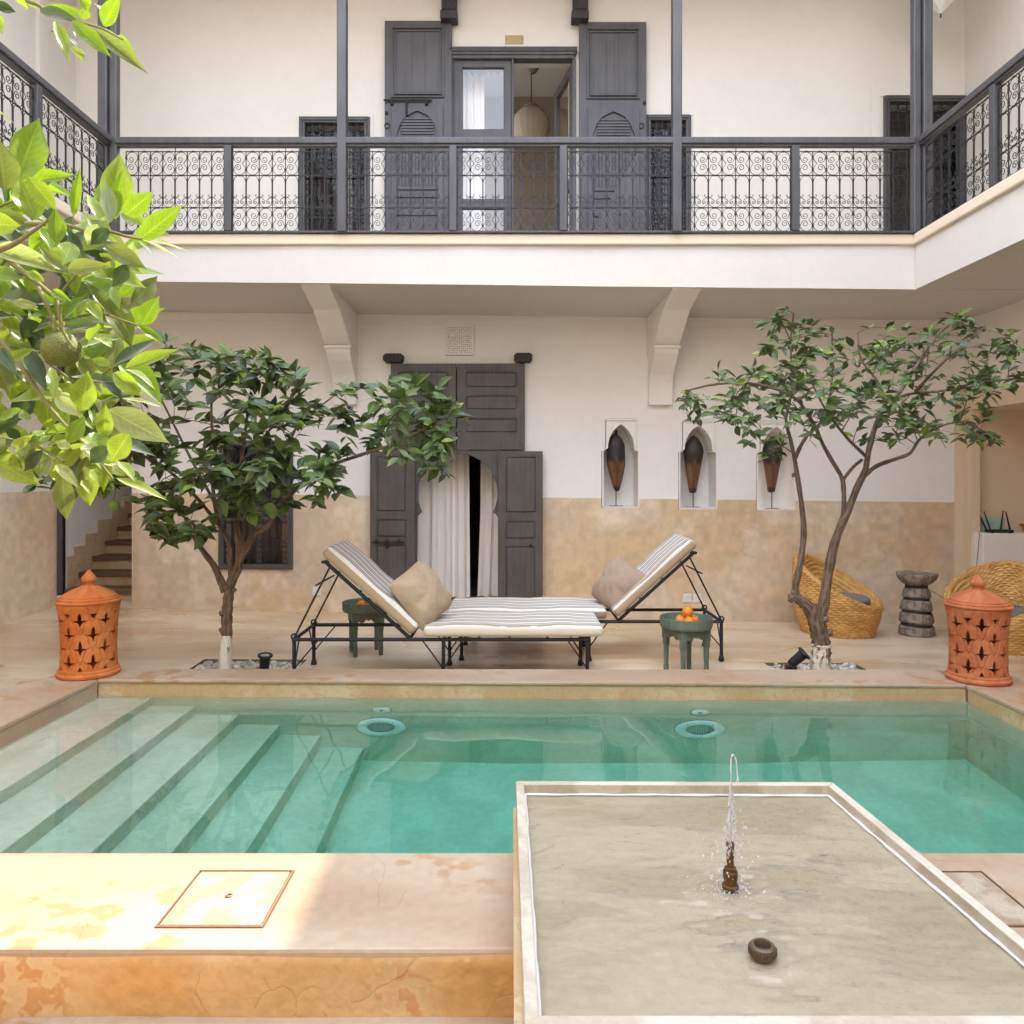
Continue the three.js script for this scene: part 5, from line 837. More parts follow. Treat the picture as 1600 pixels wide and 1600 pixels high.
{
  const z = 6.82, t = thing('carved_stool', 'grey carved wooden stool of stacked rings between the wicker chairs', 'stool', [X(1432, z), floorY(3.6, z), -z], 0.3);
  const wob = (g, s) => { const p = g.attributes.position; for (let i = 0; i < p.count; i++) { const x = p.getX(i), zz = p.getZ(i), a = Math.atan2(zz, x), k = 1 + 0.02 * Math.sin(a * 3 + s) + 0.012 * Math.sin(a * 7 + s * 2); p.setXYZ(i, x * k, p.getY(i) + 0.004 * Math.sin(a * 2 + s), zz * k); } g.computeVertexNormals(); return g; };
  const ring = (y0, y1, r0, r1, s) => part('carved_ring', wob(lathe([[0, y0], [r0 - 0.014, y0], [r0, y0 + 0.012], [r0 - 0.002, y0 + 0.03], [r1 + 0.006, y1 - 0.02], [r1, y1 - 0.006], [r1 - 0.012, y1], [0, y1]], 40), s), M.carved, t);
  ring(0, 0.088, 0.148, 0.139, 1); ring(0.112, 0.205, 0.142, 0.128, 2); ring(0.225, 0.318, 0.132, 0.116, 3); ring(0.336, 0.425, 0.117, 0.1, 4);
  for (const [a, b, r] of [[0.08, 0.12, 0.124], [0.198, 0.232, 0.114], [0.312, 0.342, 0.103], [0.42, 0.452, 0.09]]) part('dark_groove', cyl(r, r + 0.004, b - a, 0, (a + b) / 2, 0, 32), M.darkWood, t);
  part('dished_top', wob(lathe([[0, 0.45], [0.09, 0.45], [0.125, 0.468], [0.155, 0.5], [0.168, 0.53], [0.17, 0.548], [0.162, 0.553], [0.13, 0.548], [0, 0.54]], 44), 5), M.carved, t);
}
{ // router, card and cable on the counter
  const z = 7.2, y = 0.826, r = thing('wireless_router', 'black wireless router with four raised antennas on the white counter', 'router', [X(1561, z), y, -z], -0.12);
  part('case', box(0.21, 0.026, 0.12, 0, 0.017, 0, 0.008), M.black, r); part('foot', [box(0.02, 0.006, 0.02, -0.08, 0.002, 0.04), box(0.02, 0.006, 0.02, 0.08, 0.002, 0.04), box(0.02, 0.006, 0.02, 0.08, 0.002, -0.04), box(0.02, 0.006, 0.02, -0.08, 0.002, -0.04)], M.black, r);
  const ant = (x0, y0, z0, x1, y1, z1) => part('antenna', sweep([V(x0, y0, z0), V(lerp(x0, x1, 0.08), lerp(y0, y1, 0.08), lerp(z0, z1, 0.08)), V(x1, y1, z1)], [0.009, 0.0085, 0.005], 6), M.black, r);
  ant(-0.085, 0.02, -0.05, -0.165, 0.205, -0.06); ant(-0.088, 0.02, 0.03, -0.142, 0.2, 0.02); ant(0.04, 0.02, -0.055, 0.06, 0.205, -0.05); ant(0.098, 0.02, 0.0, 0.058, 0.2, 0.0);
  const c = thing('info_card', 'pale green printed card standing behind the router', 'card', [X(1552, z + 0.09), y, -z - 0.09], -0.06);
  const tx = (() => { const n = [256, 160], cv = document.createElement('canvas'); cv.width = n[0]; cv.height = n[1]; const k = cv.getContext('2d'); k.fillStyle = '#a9c9b3'; k.fillRect(0, 0, n[0], n[1]); k.fillStyle = '#3c4a42'; for (const [x, yy, w] of [[60, 46, 34], [100, 46, 22], [128, 46, 30], [60, 64, 22], [88, 64, 40], [60, 82, 46], [112, 82, 18], [60, 100, 26]]) k.fillRect(x, yy, w, 3); const t = new THREE.CanvasTexture(cv); t.colorSpace = THREE.SRGBColorSpace; return t; })();
  part('card_sheet', new THREE.BoxGeometry(0.21, 0.135, 0.004).translate(0, 0.068, 0), std({ map: tx, roughness: 0.5 }), c);
  const w = thing('power_cable', 'thin dark cable hanging from the router down the pier', 'cable'); part('cord', sweep(curve([[X(1535, 7.1), y + 0.008, -7.16], [X(1531, 7.1), y + 0.004, -7.105], [X(1529, 7.1), 0.72, -7.1], [X(1524, 7.12), 0.52, -7.1], [X(1522, 7.12), 0.3, -7.1], [X(1518, 7.1), 0.12, -7.08], [X(1511, 7.1), 0.08, -7.05], [X(1490, 7.05), 0.17, -7.02], [X(1465, 7.25), 0.26, -7.36]], 60), 0.0035, 6), flat(0.16, 0.12, 0.09, 0.6), w);
  const d = thing('clay_dish', 'small orange dish at the right end of the white counter', 'dish', [X(1606, 7.25), y, -7.25]); part('bowl', lathe([[0, 0.0], [0.03, 0], [0.05, 0.05], [0.072, 0.075], [0.068, 0.078], [0.045, 0.055], [0, 0.05]], 28), M.terracotta, d);
}
for (const [px, py, z, lean, label] of [[413, 1046, 5.1, 0.22, 'small black garden spotlight in the pebbles beside the dense left tree'], [1240, 1047, 5.1, 0.7, 'small black garden spotlight tilted in the pebbles beside the sparse right tree']]) {
  const x = X(px, z), t = thing('garden_spotlight', label, 'spotlight', [x, 0.045, -z], 0, 'garden spotlights'), h = new THREE.Group(); h.name = 'lamp_head'; h.position.set(0, lean > 0.5 ? 0.075 : 0.03, 0); h.rotation.set(lean > 0.5 ? 0.35 : 0.12, 0, lean > 0.5 ? -0.75 : -0.1); t.add(h);
  part('housing', lathe([[0, -0.03], [0.026, -0.028], [0.031, 0.0], [0.034, 0.07], [0.036, 0.085], [0.0, 0.085]], 24), M.black, h); part('bezel', lathe([[0.032, 0.082], [0.046, 0.084], [0.049, 0.09], [0.047, 0.098], [0.036, 0.1], [0.034, 0.094]], 28), M.black, h); part('lens', lathe([[0, 0.096], [0.02, 0.0955], [0.036, 0.093]], 24), flat(0.3, 0.29, 0.26, 0.12), h);
  part('stake', rod([0, -0.12, 0], [0, 0.05, 0], 0.012), M.black, t); if (lean > 0.5) part('pedestal', box(0.07, 0.05, 0.05, -0.02, 0.03, 0, 0.006), M.black, t);
}
// pool lights and inlets on the far pool wall
const poolZ = (x) => lerp(4.68, 4.556, (x + 2.52) / 5.21), white = flat(0.85, 0.86, 0.82, 0.35);
for (const [x, side] of [[-0.79, 'left'], [1.12, 'right']]) {
  const z = poolZ(x) - 0.003, t = thing('pool_light', `round white underwater pool light, the ${side} one on the far pool wall`, 'pool light', [x, -0.506, -z], 0, 'underwater pool lights');
  part('ring', lathe([[0.083, 0.018], [0.092, 0.03], [0.12, 0.028], [0.145, 0.016], [0.152, 0.0], [0.08, 0.0]], 48).rotateX(Math.PI / 2), white, t); part('lens', lathe([[0, 0.014], [0.05, 0.012], [0.086, 0.004]], 40).rotateX(Math.PI / 2), flat(0.55, 0.6, 0.52, 0.15), t);
  { const rib = []; for (let k = -5; k <= 5; k++) rib.push(box(0.003, 2 * Math.sqrt(0.08 * 0.08 - k * k * 0.00021), 0.004, k * 0.0145, 0, 0.013)); part('lens_rib', rib, flat(0.33, 0.37, 0.32, 0.2), t); }
  for (const q of [-0.075, 0.075]) part('screw', box(0.012, 0.008, 0.004, q, 0.095, 0.03), flat(0.3, 0.32, 0.3, 0.4), t);
  const i = thing('pool_inlet', `small white round water inlet above the ${side} pool light`, 'inlet', [x + 0.002, -0.216, -z], 0, 'water inlets of the pool');
  part('flange', lathe([[0.014, 0.012], [0.02, 0.014], [0.05, 0.01], [0.061, 0.0], [0.01, 0.0]], 32).rotateX(Math.PI / 2), white, i); part('eyeball', lathe([[0, 0.008], [0.012, 0.012], [0.014, 0.006]], 16).rotateX(Math.PI / 2), flat(0.12, 0.13, 0.12, 0.4), i);
}
// ------------------------------------------------------------------ marble fountain
{
  const h = 0.35, C = [[0.0126, 2.526], [1.052, 2.516], [1.128, 1.40], [0.0234, 1.40]], cen = [0.55, 1.96];
  const ins = (d) => { const [a, b, c, e] = C; return [[a[0] + d, a[1] - d], [b[0] - d * 0.96, b[1] - d], [c[0] - d * 1.04, c[1] + d], [e[0] + d, e[1] + d]]; };
  const f = thing('marble_fountain', 'shallow square marble basin with a small water jet, on a plaster plinth', 'fountain');
  part('plinth', boxUV(slab([[0.004, 2.5], [1.03, 2.49], [1.10, 1.42], [0.004, 1.42]], -0.1, h - 0.075)), M.coping, f);
  part('basin_floor', boxUV(slab(ins(0.012), h - 0.074, h - 0.042)), M.marble, f);
  const o = ins(0), i = ins(0.027);
  for (let k = 0; k < 4; k++) { const n = (k + 1) % 4; part('rim', boxUV(slab([o[k], o[n], i[n], i[k]], h - 0.073, h - (k % 2) * 0.0012, null, 0.003)), M.marbleEdge, f); }
  { const q = ins(0.03), wob = []; for (let k = 0; k < 4; k++) { const n = (k + 1) % 4, pts = []; for (let s = 0; s <= 40; s++) { const t = s / 40, e = 0.0006 * Math.sin(s * 1.7 + k) + 0.0006 * Math.sin(s * 0.6); pts.push(V(lerp(q[k][0], q[n][0], t) + (k % 2 ? e : 0), h - 0.0335, -lerp(q[k][1], q[n][1], t) + (k % 2 ? 0 : e))); } wob.push(sweep(pts, (t, s) => 0.0048 + 0.0009 * Math.sin(s * 0.9 + k), 7)); } part('white_sealant', wob, flat(0.70, 0.67, 0.61, 0.5), f); }
  // film of water with rings round the jet
  const jx = 0.548, jz = 1.928, wl = h - 0.033;
  const wave = (x, z) => { const d = Math.hypot(x - jx, z - jz), e = Math.hypot(x - 0.54, z - 1.655); return 0.0036 * Math.sin(d * 80) * Math.exp(-d * 4.0) + 0.0021 * Math.exp(-d * 2.6) * (Math.sin(x * 71 + z * 43 + 2.2 * Math.sin(z * 19 + x * 7)) * Math.sin(z * 103 - x * 29 + 2 * Math.sin(x * 23)) + 0.7 * Math.sin(x * 27 - z * 125 + 2.5 * Math.sin(x * 17 + z * 5))) + 0.0022 * Math.sin(e * 120) * Math.exp(-e * 9) + 0.0009 * Math.sin(x * 21 + z * 33 + 2 * Math.sin(x * 9)) + 0.0006 * Math.sin(z * 47 - x * 31); };
  const q4 = ins(0.0262), at = (u, v) => [lerp(lerp(q4[0][0], q4[3][0], v), lerp(q4[1][0], q4[2][0], v), u), lerp(lerp(q4[0][1], q4[3][1], v), lerp(q4[1][1], q4[2][1], v), u)], NW = 260, wbot = h - 0.044;
  const topF = (u, v) => { const [x, z] = at(u, v); return V(x, wl + wave(x, z), -z); }, botF = (u, v) => { const [x, z] = at(u, v); return V(x, wbot, -z); };
  const film = [surface((u, v) => topF(u, 1 - v), NW, NW), surface((u, v) => botF(u, v), NW, 1)];
  for (const e of [(t) => [t, 0], (t) => [1 - t, 1], (t) => [1, t], (t) => [0, 1 - t]]) film.push(surface((u, v) => (v ? topF(...e(1 - u)) : botF(...e(1 - u))), NW, 1));
  const fg = toCreasedNormals(mergeVertices(merge(film).deleteAttribute('uv').deleteAttribute('normal'), 1e-6), 0.7);
  part('water_film', fg, new THREE.MeshPhysicalMaterial({ color: 0xffffff, roughness: 0, transmission: 1, thickness: 0.01, ior: 1.33 }), f);
  const noz = part('nozzle', toCreasedNormals(lathe([[0, h - 0.045], [0.0205, h - 0.045], [0.0205, h - 0.024], [0.0165, h - 0.022], [0.0165, h - 0.008], [0.0182, h - 0.006], [0.0182, h + 0.01], [0.0165, h + 0.013], [0.0145, h + 0.013], [0.0145, h + 0.02], [0.0092, h + 0.022], [0.0092, h + 0.073], [0.0104, h + 0.074], [0.0104, h + 0.081], [0.0065, h + 0.082], [0.006, h + 0.07], [0, h + 0.07]], 24), 0.5).translate(jx, 0, -jz), M.bronze, f); void noz;
  const ring = []; { const zc = 1.655, xc = 0.54; ring.push(toCreasedNormals(lathe([[0.016, 0], [0.022, 0.0], [0.0275, 0.006], [0.0285, 0.02], [0.027, 0.026], [0.0235, 0.029], [0.0185, 0.029], [0.017, 0.026], [0.016, 0.008]], 32), 0.6).translate(xc, h - 0.036, -zc)); for (let k = 0; k < 26; k++) { const a = k / 26 * 6.283; ring.push(box(0.003, 0.012, 0.003, xc + 0.0285 * Math.cos(a), h - 0.02, -zc + 0.0285 * Math.sin(a))); } }
  part('drain_fitting', ring, flat(0.13, 0.085, 0.055, 0.45, { metalness: 0.4 }), f);
  part('drain_bore', cyl(0.0165, 0.0165, 0.004, 0.54, h - 0.024, -1.655, 20), M.dark, f);
  // the jet: a thin rising thread, and falling threads and drops
  const r = rng(77), J = [], y0 = h + 0.078, top = 0.225;
  J.push(sweep(curve([[jx, y0, -jz], [jx + 0.001, y0 + 0.06, -jz], [jx - 0.001, y0 + 0.12, -jz], [jx + 0.002, y0 + 0.17, -jz], [jx + 0.002, y0 + top - 0.01, -jz], [jx + 0.008, y0 + top, -jz], [jx + 0.015, y0 + top - 0.02, -jz], [jx + 0.019, y0 + top - 0.07, -jz]], 40), (t) => 0.0017 + 0.0006 * Math.sin(t * 40) + 0.0006 * Math.sin(t * 71), 6));
  for (let k = 0; k < 150; k++) { // broken streaks of water in and around the column
    const hgt = 0.15 * Math.pow(r(), 0.8), spread = 0.004 + 0.02 * sm(0.14, 0.02, hgt) * r(), a = r() * 6.283, len = 0.006 + 0.028 * r() * r(), cx = jx + 0.003 + Math.cos(a) * spread, cz = -jz + Math.sin(a) * spread, lean = (r() - 0.5) * 0.35, yb = y0 - 0.03 + hgt, w = 0.0008 + 0.0016 * r();
    J.push(sweep([0, 0.25, 0.5, 0.75, 1].map((t) => V(cx + lean * len * t + 0.0012 * Math.sin(t * 7 + k), yb + len * (1 - t), cz + 0.0012 * Math.cos(t * 6 + k))), (t) => w * (0.3 + 0.7 * Math.sin(Math.PI * Math.min(1, 0.12 + t * 0.85))), 5));
  }
  for (let k = 0; k < 130; k++) { const a = r() * 6.283, d = 0.008 + 0.075 * Math.pow(r(), 1.7), y = y0 + 0.11 - 0.19 * Math.pow(r(), 0.7) - d * 0.6; J.push(new THREE.IcosahedronGeometry(0.0008 + 0.0016 * r(), 1).scale(1, 1.3 + r(), 1).translate(jx + Math.cos(a) * d, Math.max(wl + 0.003, y), -jz + Math.sin(a) * d)); }
  part('water_jet', J, new THREE.MeshPhysicalMaterial({ color: rgb(0.95, 0.95, 0.95), roughness: 0.2, transmission: 0.5, thickness: 0.01, ior: 1.33 }), f);
  // bubbles where the jet falls back
  const B = []; for (let k = 0; k < 260; k++) { const a = r() * 6.283, d = 0.018 + 0.1 * Math.pow(r(), 2.6); B.push(new THREE.SphereGeometry(0.0006 + 0.0012 * r(), 6, 4).scale(1.3, 0.55, 1.3).translate(jx + Math.cos(a) * d * 1.2, wl + 0.0005, -jz + Math.sin(a) * d)); }
  const fo = part('foam_bubbles', B, flat(0.85, 0.85, 0.85, 0.2), f); fo.userData.kind = 'stuff';
}
// ------------------------------------------------------------------ plants
function leafGeo(fold, curl, nx = 6, wav = 0) {             // lies along +x, unit long and unit wide
  const pos = [], uv = [], idx = [], nz = 4;
  for (let i = 0; i <= nx; i++) for (let j = 0; j <= nz; j++) {
    const u = i / nx, v = j / nz * 2 - 1, w = Math.pow(Math.sin(Math.PI * Math.min(1, Math.pow(u, 0.84))), lerp(0.75, 1.3, u)) * 0.52, zz = v * (i === nx ? 0.002 : Math.max(w, 0.012));
    pos.push(u, -curl * u * u + fold * Math.abs(v) * w + wav * Math.sin(u * 11 + v * 2) * Math.abs(v) * w, zz); uv.push(u, j / nz);
  }
  for (let i = 0; i < nx; i++) for (let j = 0; j < nz; j++) { const a = i * (nz + 1) + j, c = a + nz + 1; idx.push(a, a + 1, c, a + 1, c + 1, c); }
  const g = new THREE.BufferGeometry(); g.setAttribute('position', new THREE.Float32BufferAttribute(pos, 3)); g.setAttribute('uv', new THREE.Float32BufferAttribute(uv, 2)); g.setIndex(idx); g.computeVertexNormals(); return g;
}
const leafKinds = [leafGeo(0.25, 0.12), leafGeo(0.45, 0.25), leafGeo(0.12, 0.02), leafGeo(0.35, -0.08)];
const bigKinds = [leafGeo(0.28, 0.10, 14, 0.05), leafGeo(0.5, 0.22, 14, 0.08), leafGeo(0.14, 0.03, 14, 0.04), leafGeo(0.36, -0.08, 14, 0.1), leafGeo(0.22, 0.3, 14, 0.05)];
const leafMatrix = (base, dir, up, len, wid, out = new THREE.Matrix4()) => { const x = dir.clone().normalize(), z = x.clone().cross(up).normalize(), y = z.clone().cross(x); return out.makeBasis(x.multiplyScalar(len), y.multiplyScalar((len + wid) * 0.5), z.multiplyScalar(wid)).setPosition(base); };
function inPoly(p, x, y) { let c = false; for (let i = 0, j = p.length - 1; i < p.length; j = i++) if (p[i][1] > y !== p[j][1] > y && x < (p[j][0] - p[i][0]) * (y - p[i][1]) / (p[j][1] - p[i][1]) + p[i][0]) c = !c; return c; }
function citrusTree(o) {
  const t = thing('citrus_tree', o.label, 'tree', [o.base.x, o.base.y, o.base.z]), r = rng(o.seed), loc = (v) => v.clone().sub(o.base);
  const nodes = [], wood = [];
  for (const l of o.limbs) { const pts = curve(l.pts.map(([a, b, dz]) => P(a, b, o.z + (dz || 0))), 28), n = pts.length; wood.push({ l, pts }); pts.forEach((p, i) => { const k = i / (n - 1); if ((l.from || 0) <= k) nodes.push({ p, r: lerp(l.r0, l.r1, k) }); }); }
  const bumpy = (l, q) => (k) => lerp(l.r0, l.r1, k) * (1 + 0.07 * Math.sin(k * 37 + q) + 0.05 * Math.sin(k * 83 + q * 3));
  const trunk = part('trunk', wood.filter((w) => !w.l.lime).map((w, q) => sweep(w.pts.map(loc), bumpy(w.l, q), 12)), o.bark, t);
  for (const w of wood.filter((q) => q.l.lime)) { const m = part('limewashed_foot', sweep(w.pts.map(loc), bumpy(w.l, 3), 16), o.lime, t); m.userData.label = 'white limewashed foot of the trunk'; }
  if (o.knots) part('knot', o.knots.map(([a, b, dz, s]) => { const g = mergeVertices(new THREE.IcosahedronGeometry(s, 3).deleteAttribute('normal').deleteAttribute('uv')); { const q = g.attributes.position; for (let i = 0; i < q.count; i++) { const x = q.getX(i) / s, y = q.getY(i) / s, zz = q.getZ(i) / s, k = 1 + 0.22 * Math.sin(x * 4 + a) * Math.sin(y * 5 + b) + 0.12 * Math.sin(zz * 9 + x * 6) - 0.25 * Math.max(0, -x * (a < 1260 ? 1 : -1) - 0.6); q.setXYZ(i, x * s * k, y * s * k * 1.15, zz * s * k); } g.computeVertexNormals(); } const p = loc(P(a, b, o.z + dz)); return g.translate(p.x, p.y, p.z); }), o.bark, trunk);
  // clusters of leaves on twigs that leave the nearest limb
  const twigs = [], leaves = [];
  let tries = 0, made = 0;
  while (made < o.clusters && tries++ < o.clusters * 30) {
    const px = lerp(o.bounds[0], o.bounds[2], r()), py = lerp(o.bounds[1], o.bounds[3], r());
    if (!inPoly(o.crown, px, py)) continue;
    if (o.gap && o.gap(px, py, r)) continue;
    made++;
    const dz = (r() + r() - 1) * o.deep, c = P(px, py, o.z + dz);
    let best = null, bd = 1e9; for (const n of nodes) { const d = n.p.distanceTo(c) * (1 + 0.7 * Math.max(0, n.p.y - c.y + 0.02)) + 6 * n.r; if (d < bd) { bd = d; best = n; } }
    const d = c.clone().sub(best.p), L = d.length(), mid = best.p.clone().addScaledVector(d, 0.5).add(V((r() - 0.5) * 0.2 * L, (0.05 + 0.1 * r()) * L, (r() - 0.5) * 0.2 * L));
    const pts = curve([best.p, mid, c], 7).map(loc), rr = Math.min(best.r * 0.7, 0.0035 + 0.004 * L); twigs.push(sweep(pts, (k) => lerp(rr, 0.0014, k), 4, false));
    if (L > 0.25) for (const k of [0.4, 0.6, 0.8]) nodes.push({ p: curve([best.p, mid, c], 10)[Math.round(k * 10)], r: rr * 0.6 });
    const n = o.per[0] + Math.floor(r() * (o.per[1] - o.per[0] + 1)), td = d.clone().normalize();
    for (let k = 0; k < n; k++) {
      const f = 1 - 0.75 * Math.pow(r(), 1.2) * Math.min(1, 0.22 / L + 0.15), at = curveAt(pts, f), a = k * 2.4 + r(), rad = V(Math.cos(a), 0.15 * (r() - 0.3), Math.sin(a));
      const dir = rad.multiplyScalar(0.85).addScaledVector(td, 0.25 + 0.5 * r()).add(V(0, o.droop * (r() - 0.35) * -1 + 0.1, 0)).normalize(), up = V((r() - 0.5) * 1.5, 1, (r() - 0.5) * 1.2 + 0.55), len = o.leaf * (0.6 + 0.6 * r());
      leaves.push({ m: leafMatrix(at, dir, up, len, len * (0.4 + 0.16 * r())), at, len, tone: r() });
    }
  }
  part('twig', twigs, o.twig, t);
  // the 300 leaves that show largest are single parts, the others one mass
  leaves.sort((a, b) => (a.at.z - b.at.z < 0 ? 1 : -1) || 0); leaves.sort((a, b) => (b.len / (o.z - b.at.z - 0)) - (a.len / (o.z - a.at.z)));
  const tone = (k) => (k < 0.34 ? 0 : k < 0.64 ? 1 : k < 0.82 ? 2 : k < 0.89 ? 3 : 4);
  leaves.forEach((l, i) => { if (i >= 300) return; const m = new THREE.Mesh(leafKinds[i % 4], M.treeLeaf[tone(l.tone)]); m.name = 'leaf'; l.m.decompose(m.position, m.quaternion, m.scale); t.add(shade(m)); });
  const rest = leaves.slice(300), c = new THREE.Color();
  for (let q = 0; q < 4; q++) { const mine = rest.filter((_, i) => i % 4 === q); if (!mine.length) continue; const im = new THREE.InstancedMesh(leafKinds[q], M.copyLeaf, mine.length); mine.forEach((l, i) => { im.setMatrixAt(i, l.m); c.copy(M.treeLeaf[tone(l.tone)].color); im.setColorAt(i, c); }); im.name = 'foliage'; im.userData.kind = 'stuff'; t.add(shade(im)); }
  for (const [a, b, dz, s] of o.fruit || []) { const f = part('green_fruit', new THREE.SphereGeometry(s, 20, 14), M.greenFruit, t), p = loc(P(a, b, o.z + dz)); f.position.copy(p); part('stalk', sweep([V(0, s * 0.95, 0), V(0.004, s + 0.03, 0), V(0.012, s + 0.07, 0)], 0.002, 5), o.twig, f); }
  return t;
}
function curveAt(pts, f) { const x = f * (pts.length - 1), i = Math.min(pts.length - 2, Math.floor(x)); return pts[i].clone().lerp(pts[i + 1], x - i); }
M.greenFruit = (() => { const a = fbm(128, 128, 40, 40, 2, 9); return std({ color: rgb(0.13, 0.20, 0.03), roughness: 0.5, bumpMap: grayTex(128, 128, (x, y, i) => a[i], 1, 1), bumpScale: 0.001 }); })();
M.fruit = (() => { const a = fbm(256, 256, 110, 90, 2, 19); return std({ color: 0xffffff, roughness: 0.5, map: colorTex(256, 256, (x, y, i) => mix3([0.11, 0.15, 0.03], [0.22, 0.235, 0.06], sm(0.4, 0.62, a[i])), 1, 1), bumpMap: grayTex(256, 256, (x, y, i) => a[i], 1, 1), bumpScale: 0.0016 }); })();
